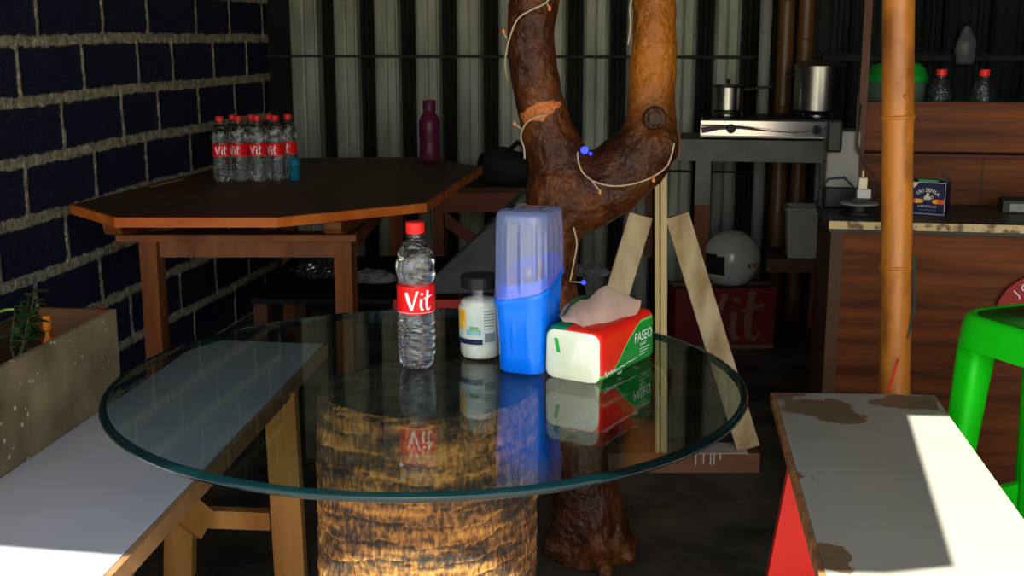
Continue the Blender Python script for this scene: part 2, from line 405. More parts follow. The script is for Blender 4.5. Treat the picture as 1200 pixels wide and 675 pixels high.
def palm():
    t = thing('palm_stump', 'ringed palm trunk stump standing under the glass tabletop', 'stump', (tc_.x, tc_.y, 0))
    top = TZ - .0135; seg, rows = 144, 170; vs = []; dv = []
    for j in range(rows+1):
        z = top*j/rows
        for k in range(seg):
            a = 2*pi*k/seg; ca, sa = cos(a), sin(a)
            zz = z + .02*mnoise.noise((ca*1.5, sa*1.5, z*2)) + .012*sin(a*1)
            ph = (zz/.030 + .9*mnoise.noise((ca*2.2, sa*2.2, z*5))) % 1.0
            ring = (1.25 if ph < .16 else .8) if ph < .88 else .25; ring += .35*mnoise.noise((ca*7, sa*7, z*22))
            r = .172 + .012*mnoise.noise((ca*1.2, sa*1.2, z*1.5)) + .0030*ring + .0035*mnoise.noise((ca*16, sa*16, z*30)) + .002*mnoise.noise((ca*40, sa*40, z*40)) + .012*(1-z/top)
            if z > top-.012: r -= .006*(z-top+.012)/.012
            vs.append((r*ca, r*sa, z)); dv.append(ring + .3*mnoise.noise((ca*5, sa*5, z*9)))
    fs = [(j*seg+k, j*seg+(k+1) % seg, (j+1)*seg+(k+1) % seg, (j+1)*seg+k) for j in range(rows) for k in range(seg)]
    mb = MB(); mb.v = [Vector(p) for p in vs]; mb.f = fs; mb.mi = [0]*len(fs)
    mb.f.append(tuple(reversed(range(seg)))); mb.mi.append(0)
    o = mb.build('bark', palm_mat(), t, smooth=True)
    a = o.data.attributes.new('ring', 'FLOAT', 'POINT'); a.data.foreach_set('value', dv)
    # sawn top, a little rough, dark
    mc = MB(); pr = 30
    for j in range(pr+1):
        for k in range(96):
            a = 2*pi*k/96; r = (.17 + .012*mnoise.noise((cos(a)*1.2, sin(a)*1.2, top*1.5)))*j/pr
            x, y = r*cos(a), r*sin(a)
            mc.v.append(Vector((x, y, top - .004 + .003*mnoise.noise((x*22, y*22, 3)))))
    mc.f = [(j*96+k, j*96+(k+1) % 96, (j+1)*96+(k+1) % 96, (j+1)*96+k) for j in range(pr) for k in range(96)]; mc.mi = [0]*len(mc.f)
    mc.build('sawn_top', M('stump_end', (.03,.026,.016), .8, col2=(.16,.135,.08), scale=26, bump=.8, bscale=60), t, smooth=True, label='dark rough sawn top')
palm()

# ================================================================ tree trunk that forks
def tree_mat():
    m, n, l, b, o = nt_mat('varnished_bark')
    tc = n.new('ShaderNodeTexCoord')
    nz = n.new('ShaderNodeTexNoise'); nz.inputs['Scale'].default_value = 7; nz.inputs['Detail'].default_value = 7; nz.inputs['Roughness'].default_value = .65
    l.new(tc.outputs['Object'], nz.inputs['Vector'])
    cr = n.new('ShaderNodeValToRGB'); e = cr.color_ramp.elements
    e[0].position = .32; e[0].color = (.014,.005,.002,1); e[1].position = .75; e[1].color = (.20,.06,.010,1); q = e.new(.52); q.color = (.06,.017,.004,1)
    l.new(nz.outputs[0], cr.inputs[0])
    at = n.new('ShaderNodeAttribute'); at.attribute_name = 'tone'
    c = mixc(n, l, at.outputs['Fac'], cr.outputs[0], mixc(n, l, nz.outputs[0], (.08,.018,.002), (.70,.24,.022)))
    sc = n.new('ShaderNodeAttribute'); sc.attribute_name = 'scar'
    nz5 = n.new('ShaderNodeTexNoise'); nz5.inputs['Scale'].default_value = 40; l.new(tc.outputs['Object'], nz5.inputs['Vector'])
    s_ = node_math(n, l, 'GREATER_THAN', node_math(n, l, 'MULTIPLY_ADD', nz5.outputs[0], .7, sc.outputs['Fac']), .85)
    c = mixc(n, l, s_, c, (.50,.15,.035))
    l.new(c, b.inputs['Base Color']); b.inputs['Roughness'].default_value = .55; b.inputs['Specular IOR Level'].default_value = .08; b.inputs['Coat Weight'].default_value = .35; b.inputs['Coat Roughness'].default_value = .07
    n2 = n.new('ShaderNodeTexNoise'); n2.inputs['Scale'].default_value = 42; n2.inputs['Detail'].default_value = 5; l.new(tc.outputs['Object'], n2.inputs['Vector'])
    bn = n.new('ShaderNodeBump'); bn.inputs['Strength'].default_value = 1; bn.inputs['Distance'].default_value = .016
    l.new(n2.outputs[0], bn.inputs['Height']); l.new(bn.outputs[0], b.inputs['Normal']); l.new(bn.outputs[0], b.inputs['Coat Normal']); return m
TD = 2.86
tree = None
def build_tree():
    global tree
    base = W(690, 640, d=TD); base.z = 0
    tree = thing('tree_trunk', 'varnished brown tree trunk forking into two limbs behind the glass table', 'tree', base)
    px = TD/F*1.0
    def P(x, y, dd=0): return W(x, y, d=TD+dd)
    pts1 = [(690, 672, .10), (688, 640, .088), (684, 590, .078), (676, 520, .072), (664, 450, .068), (652, 380, .064), (645, 330, .062), (646, 280, .068), (656, 235, .088), (662, 205, .088)]
    left = [(662, 215, .085), (650, 180, .070), (640, 150, .059), (630, 110, .058), (624, 70, .059), (622, 40, .058), (626, 0, .055), (634, -60, .053), (640, -200, .05), (640, -395, .048)]
    right = [(655, 245, .075), (685, 232, .085), (715, 214, .085), (742, 188, .082), (760, 165, .073), (764, 135, .060), (763, 105, .056), (765, 60, .055), (768, 0, .050), (771, -80, .048), (776, -250, .046), (780, -395, .045)]
    stub = [(760, 170, .06), (778, 168, .048), (794, 168, .036)]
    mb = MB()
    for L in (pts1, left, right, stub):
        mb.tube([P(x, y, (-.03 if L is stub else 0)) for x, y, r in L], [r for *_, r in L], 20)
    # roots flare at the floor
    for a, l_ in ((.3, .20), (1.4, .16), (2.5, .22), (3.6, .18), (5.1, .24), (5.9, .2)):
        c = Vector((base.x, base.y, 0)); dv = Vector((cos(a), sin(a), 0))
        mb.tube([c + dv*.03 + Vector((0,0,.20)), c + dv*.060 + Vector((0,0,.10)), c + dv*(.085) + Vector((0,0,.04)), c + dv*l_*.65 + Vector((0,0,.012))], [.04, .04, .036, .02], 10)
    tmp = mb.build('trunk_raw', m_black, tree, world=True)
    rm = tmp.modifiers.new('r', 'REMESH'); rm.mode = 'VOXEL'; rm.voxel_size = .009
    sm = tmp.modifiers.new('s', 'SMOOTH'); sm.iterations = 10; sm.factor = .6
    dg = bpy.context.evaluated_depsgraph_get(); me = bpy.data.meshes.new_from_object(tmp.evaluated_get(dg))
    bpy.data.objects.remove(tmp)
    me.name = 'trunk'
    M4 = parent_matrix(tree)
    scarc = P(634, 130, -.05)
    tone = []; scar = []
    n_ = [v.normal.copy() for v in me.vertices]
    for v, nn_ in zip(me.vertices, n_):
        p = v.co
        v.co = p + nn_*(.006*mnoise.noise(p*9) + .003*mnoise.noise(p*26))
        if v.co.z < .002: v.co.z = .002
        w_ = M4 @ v.co; X, d = cd(w_)
        # tone rises up the right limb: paler, more orange than the rest
        q = P(750, 100); Xq, _ = cd(q)
        t_ = max(0, min(1, (X - (Xq-.16))/.16)) * max(0, min(1, (w_.z-1.0)/.25))
        tone.append(max(0, min(.9, .9*t_ + .45*mnoise.noise(p*5) - .12)))
        dx = (X - cd(scarc)[0])/.05; dz = (w_.z - scarc.z - .3*(X-cd(scarc)[0]))/.022
        scar.append(max(0, 1 - .55*math.hypot(dx, dz)))
    me.materials.clear(); me.materials.append(tree_mat())
    me.polygons.foreach_set('material_index', [0]*len(me.polygons))
    me.polygons.foreach_set('use_smooth', [True]*len(me.polygons))
    for nm, dat in (('tone', tone), ('scar', scar)):
        a = me.attributes.new(nm, 'FLOAT', 'POINT'); a.data.foreach_set('value', dat)
    o = bpy.data.objects.new('trunk', me); COL.objects.link(o); o.parent = tree
    # branch knot facing the viewer
    m_knot = M('knot_wood', (.012,.006,.003), .5, col2=(.05,.02,.008), scale=40)
    c = P(767, 139, -.066); f = (Vector((0,0,H)) - c); f.z = 0; f = (f.normalized() + Vector((.25,0,0))).normalized()
    u = f.orthogonal().normalized(); w = f.cross(u)
    ring = MB(); ring.tube([c + (u*cos(a) + w*sin(a))*.021 for a in [2*pi*k/20 for k in range(21)]], .008, 8, cap=False)
    ring.build('knot_collar', tree_mat(), tree, smooth=True, world=True)
    k_ = MB(); k_.tube([c - f*.03, c + f*.004], [.02, .019], 16); k_.build('knot', m_knot, tree, smooth=False, world=True, label='dark hollow branch knot')
    c = P(789, 170, -.02); e = MB(); ax = C2W(1, -.35, 0) - C2W(0,0,0)
    e.tube([c - ax.normalized()*.02, c + ax.normalized()*.012], [.034, .028], 14); e.build('cut_stub', M('cut_stub_wood', (.22,.06,.03), .4, col2=(.4,.16,.08), scale=30), tree, smooth=False, world=True)
build_tree()

# string of small lights wound on the tree
def string_lights():
    def P(x, y, dd): return W(x, y, d=TD+dd)
    t = thing('string_light', 'thin pale wire of tiny bulbs wound round the forked tree', 'string lights', P(686, 178, -.1))
    runs = [[(645,-8,-.055),(640,3,-.063),(622,12,-.068),(607,22,-.066),(598,42,-.055),(593,62,-.035),(592,80,-.02),(596,96,.02)],
            [(641,135,-.066),(630,137,-.074),(618,143,-.068),(611,155,-.05),(611,165,-.045),(614,173,-.045),(615,186,-.05)],
            [(677,178,-.10),(678,190,-.105),(683,202,-.105),(693,211,-.108),(706,216,-.108),(722,218,-.108),(740,216,-.108),(757,211,-.11),(772,203,-.105),(782,194,-.095),(787,182,-.085),(790,168,-.085)],
            [(741,-5,-.02),(738,12,-.03),(739,30,-.035),(736,52,-.02)],
            [(672,266,-.075),(676,285,-.07),(673,305,-.07),(668,330,-.075)]]
    for r in runs:
        pp = [P(*q) for q in r]
        # round the polyline
        sm = []
        for i in range(len(pp)-1):
            p0, p1, p2, p3 = pp[max(i-1,0)], pp[i], pp[i+1], pp[min(i+2,len(pp)-1)]
            for k in range(5):
                s = k/5; sm.append(.5*((2*p1) + (p2-p0)*s + (2*p0-5*p1+4*p2-p3)*s*s + (3*p1-p0-3*p2+p3)*s**3))
        sm.append(pp[-1]); MB().tube(sm, .0021, 6).build('wire', m_wire, t, smooth=True, world=True)
    for a, b in (((692,210,-.108),(703,224,-.112)), ((640,3,-.063),(644,9,-.068)), ((594,45,-.05),(590,38,-.05)), ((612,152,-.05),(604,146,-.05)), ((668,330,-.075),(683,331,-.11))):
        MB().tube([P(*a), P(*b)], .002, 6).build('wire_tail', m_wire, t, smooth=True, world=True)
    warm = M('amber_bulb', (.7,.25,.06), .3); blue = glow('blue_light', (.012,.02,1), 5)
    for q in ((590,37,-.05), (603,145,-.05), (703,225,-.112), (766,211,-.11), (644,10,-.068)):
        MB().ball(P(*q), .0042, 10, sc=(1,1,1.5)).build('bulb', warm, t, smooth=True, world=True)
    for q, r in (((685,176,-.115), .009), ((692,180,-.105), .004), ((684,331,-.11), .0055)):
        MB().ball(P(*q), r, 12).build('bulb', blue, t, smooth=True, world=True, label='lit blue bulb')
string_lights()

# ================================================================ benches and planter, left
BZ = .5
def plank_line(px_far, px_near, z=BZ):
    a = W(*px_far, z=z); b = W(*px_near, z=z); return a, b
def bench_left():
    a, b = W(378, 403, z=BZ), W(120, 675, z=BZ)          # right edge far / near
    c, d = W(240, 398, z=BZ), W(0, 561, z=BZ)
    r1 = a + (b-a)*1.55; l1 = c + (r1-a)
    l1 = c + (d-c)*((r1-a).length/(d-c).length)
    t = thing('wooden_bench', 'long white-topped bench on yellow pine legs in front of the planter', 'bench', (a+c)/2*1 - Vector((0,0,BZ)))
    th = .018
    dn = Vector((0,0,-1))
    MB().hexa([p + dn*th for p in (l1, r1, a, c)], [l1, r1, a, c]).build('seat_board', [m_whitelam], t, world=True)
    # raw wooden edge along the right side, battens under the board
    ax = (r1-a).normalized(); sd = Vector((ax.y, -ax.x, 0)); sd = sd if (c-a).dot(sd) < 0 else -sd
    MB().hexa([a + dn*.034 + sd*.0015, r1 + dn*.034 + sd*.0015, r1 + dn*.034 + sd*.013, a + dn*.034 + sd*.013], [a + dn*.0005 + sd*.0015, r1 + dn*.0005 + sd*.0015, r1 + dn*.0005 + sd*.013, a + dn*.0005 + sd*.013]).build('edge_strip', m_edgewood, t, world=True, label='raw brown edge strip')
    side = Vector((ax.x, ax.y, 0))
    for dist in (.36, 1.75):
        pr = a + ax*dist; pl = c + ax*dist
        s_ = -sd
        top = -.021
        def pt(base, off, z): q = base + s_*off; return Vector((q.x, q.y, z))
        MB().bar(pt(pr, .006, .001), pt(pr, .014, BZ+top), .074, .034, s_).build('leg', m_pine, t, world=True)
        w = (pl-pr).length
        MB().bar(pt(pr, w-.040, .001), pt(pr, w-.075, BZ+top), .070, .034, s_).build('leg', m_pine, t, world=True)
        MB().bar(pt(pr, .050, .155), pt(pr, w-.098, .155), .045, .030, Vector((0,0,1))).build('stretcher', m_pine, t, world=True)
        q0 = pt(pr, w*.62, .15) + ax*.036; q1 = pt(pr, w*.86, .34) + ax*.20
        MB().bar(q0, q1, .07, .022, Vector((0,0,1))).build('brace', m_pine, t, world=True)
    return a, b, c, d, ax
BL = bench_left()

def planter():
    a, b, c, d, ax = BL
    e = (d-c).normalized(); nrm = Vector((-e.y, e.x, 0)); nrm = nrm if nrm.x < 0 else -nrm
    far = W(146, 463, z=BZ); far = c + e*((far-c).dot(e)) + nrm*.003
    near = c + e*1.6 + nrm*.003
    ht = .70; wd = .19
    t = thing('wooden_planter', 'paint-spattered beige board planter box beyond the white bench', 'planter', Vector((far.x, far.y, 0)))
    pt = lambda s, o, z: Vector(((far + e*s + nrm*o).x, (far + e*s + nrm*o).y, z))
    L = (near-far).length
    m, n, l, bs, o_ = nt_mat('spattered_board')
    tc = n.new('ShaderNodeTexCoord'); vo = n.new('ShaderNodeTexVoronoi'); vo.inputs['Scale'].default_value = 34; l.new(tc.outputs['Object'], vo.inputs['Vector'])
    nz = n.new('ShaderNodeTexNoise'); nz.inputs['Scale'].default_value = 7; nz.inputs['Detail'].default_value = 6; l.new(tc.outputs['Object'], nz.inputs['Vector'])
    nb = n.new('ShaderNodeTexNoise'); nb.inputs['Scale'].default_value = 3; l.new(tc.outputs['Object'], nb.inputs['Vector'])
    base = mixc(n, l, node_math(n, l, 'MULTIPLY_ADD', nz.outputs[0], 2.4, -.7), (.10,.07,.032), (.33,.26,.14))
    sp = node_math(n, l, 'LESS_THAN', vo.outputs['Distance'], node_math(n, l, 'MULTIPLY', node_math(n, l, 'SUBTRACT', nb.outputs[0], .33), .62))
    l.new(mixc(n, l, sp, base, (.60,.52,.36)), bs.inputs['Base Color']); bs.inputs['Roughness'].default_value = .7
    def board(s0, s1, o0, o1, z0, z1, nm, mt):
        MB().hexa([pt(s0,o0,z0), pt(s1,o0,z0), pt(s1,o1,z0), pt(s0,o1,z0)], [pt(s0,o0,z1), pt(s1,o0,z1), pt(s1,o1,z1), pt(s0,o1,z1)]).build(nm, mt, t, world=True)
    board(0, L, 0, .012, .001, ht, 'side_board', m)
    mb_ = M('inner_board', (.09,.045,.018), .7, col2=(.15,.08,.035), scale=8)
    board(0, L, wd-.012, wd, .001, ht, 'side_board', mb_)
    board(0, .012, .0125, wd-.0125, .001, ht, 'end_board', M('red_brown_board', (.13,.06,.022), .7, col2=(.22,.02,.015), scale=5, lo=.56, hi=.6))
    board(L-.012, L, .0125, wd-.0125, .001, ht, 'end_board', mb_)
    board(.0125, L-.0125, .0125, wd-.0125, .4, .575, 'soil', M('soil', (.02,.013,.008), .95, col2=(.06,.04,.025), scale=30, bump=.8))
    # the plant that grows in it
    p0 = W(20, 395, d=cd(pt(.42,.09,0))[1]); p0 = W(12, 395, d=2.33); p0.z = .5765
    pl = thing('leafy_plant', 'small dark green leafy plant growing in the planter box', 'plant', p0)
    m_leaf = M('dark_leaf', (.018,.045,.012), .5, col2=(.035,.085,.02), scale=20)
    m_lime = M('lime_leaf', (.35,.60,.04), .5)
    m_stem = M('stem', (.05,.05,.02), .7)
    random.seed(11)
    def leaf(mb, c, dr, ln, wd_):
        dr = dr.normalized(); sd = dr.cross(Vector((0,0,1))).normalized(); u = sd.cross(dr)
        vs = []
        for i in range(6):
            s = i/5; ww = wd_*sin(pi*min(1, .12+s*.88))*(1-.2*s); q = c + dr*ln*s - u*ln*.25*s*s
            vs += [q - sd*ww/2 + u*.003, q + u*-.001, q + sd*ww/2 + u*.003]
        fs = []
        for i in range(5):
            for j in range(2): fs.append((i*3+j, i*3+j+1, i*3+j+4, i*3+j+3))
        mb.add(vs, fs)
    st = MB(); lf = MB()
    for k in range(6):
        ang = random.uniform(0, 2*pi); tip = Vector((random.uniform(-.03,.05), random.uniform(-.03,.06), random.uniform(.14,.27)))
        mid = tip*.5 + Vector((random.uniform(-.01,.01), random.uniform(-.02,.02), .02))
        b0 = Vector((random.uniform(-.02,.02), random.uniform(-.02,.02), 0))
        st.tube([b0, mid, tip], [.004,.003,.0015], 6)
        for j in range(9):
            s = .5 + .5*j/8; q = (b0.lerp(mid, s*2) if s < .5 else mid.lerp(tip, s*2-1))
            a = random.uniform(0, 2*pi); leaf(lf, q, Vector((cos(a), sin(a), random.uniform(-.2,.5))), random.uniform(.022,.038), random.uniform(.018,.028))
    st.build('stem', m_stem, pl, smooth=True)
    lf.build('foliage', m_leaf, pl, smooth=True)
    lm_ = MB(); leaf(lm_, Vector((-.006,-.04,.185)), Vector((.6,.15,.35)), .04, .024); leaf(lm_, Vector((-.006,-.04,.18)), Vector((-.3,.3,-.6)), .04, .02)
    st2 = lm_.build('young_leaf', m_lime, pl, smooth=True, label='bright lime young leaves')
    # orange plastic stake
    so = tag(MB().lathe([(.0085,0),(.0085,.03),(.006,.034),(.006,.045),(.0095,.048),(.0095,.07),(.005,.078),(.005,.088),(.0085,.092),(.0085,.118)], 12).build('plant_stake', M('orange_plastic', (.85,.26,.02), .4), smooth=False), 'short orange plastic stake standing inside the planter box', 'stake')
    q_ = W(56, 390, d=2.5); so.location = (q_.x, q_.y, .5755); so.scale = (1.05, 1.05, 1.17)
    ws = tag(MB().ball((0,0,.012), .016, 14, sc=(1.2,1,.7)).build('white_blob', M('blob_white', (.7,.7,.68), .5, col2=(.5,.5,.5), scale=40), smooth=True), 'white pebble lying on the rim of the beige planter board', 'blob')
    q_ = W(9, 434, z=ht); ws.location = pt((q_-far).dot(e), .006, ht+.0006); ws.scale = (.7, .5, .8)  # a small white blob of paint on the board's rim
planter()

# ================================================================ bench, right
def bench_right():
    a, b = W(908, 460, z=BZ), W(968, 675, z=BZ)
    c = W(1095, 463, z=BZ)
    ax = (b-a).normalized(); L = 1.75
    s_ = (c-a); s_ = s_ - ax*s_.dot(ax); s_.normalize()
    t = thing('wooden_bench', 'grey-topped bench with peeling brown patches and red painted legs', 'bench', Vector((a.x, a.y, 0)))
    wd = (c-a).dot(s_); sk = (c-a).dot(ax)
    P = lambda u, v, z: Vector((a + ax*u + s_*v).xy.to_3d()) + Vector((0,0,z))
    m, n, l, bs, o_ = nt_mat('peeling_laminate')
    tc = n.new('ShaderNodeTexCoord')
    nz = n.new('ShaderNodeTexNoise'); nz.inputs['Scale'].default_value = 14; nz.inputs['Detail'].default_value = 5; l.new(tc.outputs['Object'], nz.inputs['Vector'])
    nb = n.new('ShaderNodeTexNoise'); nb.inputs['Scale'].default_value = 3; l.new(tc.outputs['Object'], nb.inputs['Vector'])
    base = mixc(n, l, nb.outputs[0], (.25,.25,.205), (.37,.365,.31))
    f = None
    loc = lambda u, v: P(u, v, 0) - t.location
    for u, v, r in ((.10, .09, .075), (.16, .12, .05), (.04, .30, .06), (.0, .02, .05), (.9, .0, .055), (.52, .0, .022), (.05, .24, .03)):
        ctr = loc(u, v)
        vm = n.new('ShaderNodeVectorMath'); vm.operation = 'DISTANCE'; l.new(tc.outputs['Object'], vm.inputs[0]); 
        cb = n.new('ShaderNodeCombineXYZ'); cb.inputs[0].default_value = ctr.x; cb.inputs[1].default_value = ctr.y; cb.inputs[2].default_value = BZ; l.new(cb.outputs[0], vm.inputs[1])
        g = node_math(n, l, 'SUBTRACT', node_math(n, l, 'MULTIPLY_ADD', nz.outputs[0], .13, r - .065), vm.outputs['Value'])
        f = g if f is None else node_math(n, l, 'MAXIMUM', f, g)
    f = node_math(n, l, 'GREATER_THAN', f, 0.0)
    l.new(mixc(n, l, f, base, mixc(n, l, nz.outputs[0], (.09,.055,.03), (.22,.15,.08))), bs.inputs['Base Color']); bs.inputs['Roughness'].default_value = .5
    top = lambda z, i=0: [P(L,i,z), P(L,wd-i,z), P(sk,wd-i,z), P(0,i,z)]
    MB().hexa(top(BZ-.016), top(BZ)).build('seat_board', m, t, world=True)
    m_e = M('torn_edge', (.16,.08,.035), .8, col2=(.42,.2,.07), scale=30)
    MB().hexa([P(L,-.010,BZ-.022), P(L,-.0005,BZ-.022), P(0,-.0005,BZ-.022), P(0,-.010,BZ-.022)], [P(L,-.010,BZ-.001), P(L,-.0005,BZ-.001), P(0,-.0005,BZ-.001), P(0,-.010,BZ-.001)]).build('edge_strip', m_e, t, world=True, label='torn brown edge strip')
    for u in (.42, 1.5):
        for v0, v1 in ((.045, -.02), (wd-.045, wd+.01)):
            MB().bar(P(u, v1, .001), P(u, v0, BZ-.018), .10, .03, s_).build('leg', m_red, t, world=True)
        MB().bar(P(u+.0, .055, .23), P(u+.0, wd-.055, .23), .05, .028, Vector((0,0,1))).build('stretcher', m_red, t, world=True)
        MB().bar(P(u, .10, BZ-.045), P(u, wd-.10, BZ-.045), .05, .028, Vector((0,0,1))).build('crossbar', m_red, t, world=True)
bench_right()

# ================================================================ octagonal table at the back left
OZ = .76
def octagon():
    pts = [(82,240), (134,255), (325,255), (500,238), (566,195), (505,187)]
    P = [W(x, y, z=OZ) for x, y in pts] + [C2W(-1.0, 5.40, OZ), C2W(-1.22, 5.0, OZ)]
    P[5] = C2W(-.42, 5.42, OZ)
    P[6].x = max(P[6].x, WX+.03); P[7].x = max(P[7].x, WX+.03); P[0].x = max(P[0].x, WX+.03)
    c = sum((p for p in P), Vector())/len(P)
    t = thing('octagonal_table', 'brown eight-sided wooden table against the navy block wall', 'table', Vector((c.x, c.y, 0)))
    n = len(P); in_ = [c + (p-c)*.985 for p in P]
    mb = MB(); mb.prism([(p.x, p.y) for p in in_], OZ-.024, OZ); mb.build('tabletop', m_oak, t, world=True)
    eb = MB()
    for i in range(n):
        a, b = P[i], P[(i+1) % n]; ai, bi = c + (a-c)*.986, c + (b-c)*.986
        eb.hexa([Vector((q.x,q.y,OZ-.030)) for q in (a, b, bi, ai)], [Vector((q.x,q.y,OZ-.0005)) for q in (a, b, bi, ai)])
    eb.build('edge_band', m_oakedge, t, world=True, label='orange brown edge band')
    fl_, fr_ = C2W(-1.155, 3.80, 0), C2W(-.535, 3.80, 0); bl_, br_ = C2W(-.98, 5.22, 0), C2W(-.50, 5.22, 0)
    for q in (fl_, fr_, bl_, br_):
        MB().box((q.x-.029, q.y-.029, .001), (q.x+.029, q.y+.029, .655)).build('leg', m_leg, t, world=True)
    for p, q in ((fl_, fr_), (bl_, br_), (fl_, bl_), (fr_, br_)):
        d_ = (q-p).normalized()*.03
        MB().bar(p + d_ + Vector((0,0,.63)), q - d_ + Vector((0,0,.63)), .055, .03, Vector((0,0,1))).build('apron', m_leg, t, world=True)
    s0, s1 = fl_ + (fl_-fr_).normalized()*.10, fr_ + (fr_-fl_).normalized()*.04
    MB().bar(s0 + Vector((0,0,.668)), s1 + Vector((0,0,.668)), .08, .022, Vector((0,1,0))).build('ledge', m_leg, t, world=True)
    b0, b1 = bl_ + Vector((0,0,.668)), br_ + Vector((0,0,.668))
    MB().bar(b0, b1, .08, .022, Vector((0,1,0))).build('ledge', m_leg, t, world=True)
    # two bearers with rounded front ends carry the top
    for f, bk in ((C2W(-1.245, 3.70, 0), C2W(-1.09, 5.10, 0)), (C2W(-.56, 3.71, 0), C2W(-.42, 5.10, 0))):
        ax = (bk-f).normalized(); sd = Vector((ax.y,-ax.x,0))
        prof = [(0,.728), (0,.708), (.012,.690), (.05,.680), (1.38,.680), (1.38,.728)]
        m2 = MB(); k = len(prof)
        vs = [f + ax*u - sd*.028 + Vector((0,0,z)) for u, z in prof] + [f + ax*u + sd*.028 + Vector((0,0,z)) for u, z in prof]
        m2.add(vs, [tuple(range(k)), tuple(reversed(range(k, 2*k)))] + [(i, (i+1) % k, k+(i+1) % k, k+i) for i in range(k)])
        m2.build('bearer', m_leg, t, world=True)
    return P
OCT = octagon()

# ================================================================ water bottles
m_clear = film('clear_plastic', (.93,.95,.95), 1.5, .03, diffuse=(.8,.85,.85), dmix=.012, bump=.9, bscale=60, stretch=(1,1,1.6))
m_water = solid_glass('water', (.97,.99,.99), 1.33)
BH = .243
def bottle_r(z):       # body radius at height z
    k = [(0,.022),(.004,.027),(.012,.0300),(.025,.0312),(.05,.0320),(.075,.0318),(.092,.0300),(.098,.0298),(.138,.0298),(.143,.0300),(.155,.0322),(.175,.0322),(.19,.0295),(.205,.0225),(.216,.0150),(.220,.0125),(.232,.0125)]
    for (a, ra), (b, rb) in zip(k, k[1:]):
        if z <= b: s = (z-a)/(b-a); s = s*s*(3-2*s); return ra + (rb-ra)*s
    return k[-1][1]
def ridged(z, a, r):
    q = 0
    if .012 < z < .090: q = .0011*sin(2*pi*(z/.0125) + 2.2*sin(2*a)) * min(1, (z-.012)/.01, (.09-z)/.008)
    elif .148 < z < .203: q = .0013*sin(5*a + z*210) * min(1, (z-.148)/.008, (.203-z)/.01)
    elif z < .010: q = -.002*max(0, cos(5*a))
    return r + q
def make_bottle(label, group=None, full=True, seg=48):
    t = thing('water_bottle', label, 'bottle', group=group)
    zs = [BH*.955*i/110 for i in range(111)]
    b = MB().lathe([(bottle_r(z), z) for z in zs], seg, fn=lambda r, z, a: ridged(z, a, r)); b.build('bottle_body', m_clear, t, smooth=True)
    if full:
        zw = [.0015 + (.212-.0015)*i/100 for i in range(101)]
        w = MB().lathe([(bottle_r(z)-.0012, z) for z in zw], seg, fn=lambda r, z, a: ridged(z, a, r)-.0003); w.build('water', m_water, t, smooth=True)
    c = MB(); c.lathe([(.0138,.2245),(.0150,.2255),(.0150,.2300),(.0144,.2305),(.0150,.2312),(.0150,.2405),(.0140,.2430),(.004,.2432)], 60, fn=lambda r, z, a: r + (.0004*sin(30*a) if .231 < z < .2405 else 0))
    c.build('cap', m_redcap, t, smooth=False)
    MB().lathe([(.0128,.2185),(.0158,.2190),(.0158,.2210),(.0128,.2215)], 32).build('neck_ring', m_clear, t, smooth=True)
    lb = MB(); lb.lathe([(.0312,.0955),(.0314,.097),(.0314,.1395),(.0312,.141)], 48, cap=False)
    lo = lb.build('bottle_label', m_vred, t, smooth=True)
    tx = MB(); r0 = .0319
    def on(x, y, a0=0): a = a0 + x/r0; return Vector((r0*cos(a), r0*sin(a), .118 + y))
    vit(tx, .032, lambda x, y: on(x, y, 0)); vit(tx, .032, lambda x, y: on(x, y, pi))
    # a thin white line near the label's ends
    tx.lathe([(.0317,.0972),(.0317,.0978)], 48, cap=False)
    tx.build('lettering', m_white, lo, label='white lettering on the red label')
    return t
bt = make_bottle('clear water bottle with red cap and label standing on the glass table')
p = W(489, 430, z=TZ); bt.location = (p.x, p.y, TZ+.0006); bt.rotation_euler.z = YAW - pi/2 + .15 + .1
# the packed bottles on the octagonal table
spots = []
G = 'water bottles packed together on the octagonal table'
labs = ['packed water bottle at the front left of the cluster on the brown table',
        'packed water bottle second along the front row on the brown table',
        'packed water bottle third along the front row on the brown table',
        'packed water bottle fourth along the front row, beside the blue cup',
        'packed water bottle at the left of the back row, nearest the navy wall',
        'packed water bottle second along the back row on the brown table',
        'packed water bottle third along the back row on the brown table',
        'packed water bottle at the right of the back row, behind the blue cup']
front = [(262,213.5), (284,213.5), (306,213.5), (323,209.5)]
cells = []
pfront = W(262, 213, z=OZ); Xf, df = cd(pfront)
for k in range(4): cells.append((Xf - .004 + .0665*k, df + .012*k))
for k in range(4): cells.append((Xf + .030 + .0665*k, df + .070 + .012*k))
for k, (X, d) in enumerate(cells):
    q = copy_tree(bt); w = C2W(X, d, OZ+.0006); q.location = w; q.rotation_euler.z = YAW - pi/2 + random.uniform(-.7,.7)
    q['label'] = labs[k]; q['group'] = G
# two bottles behind the counter's raised board, empty of a label up here
m_cloudy = M('dusty_bottle', (.3,.33,.26), .35)

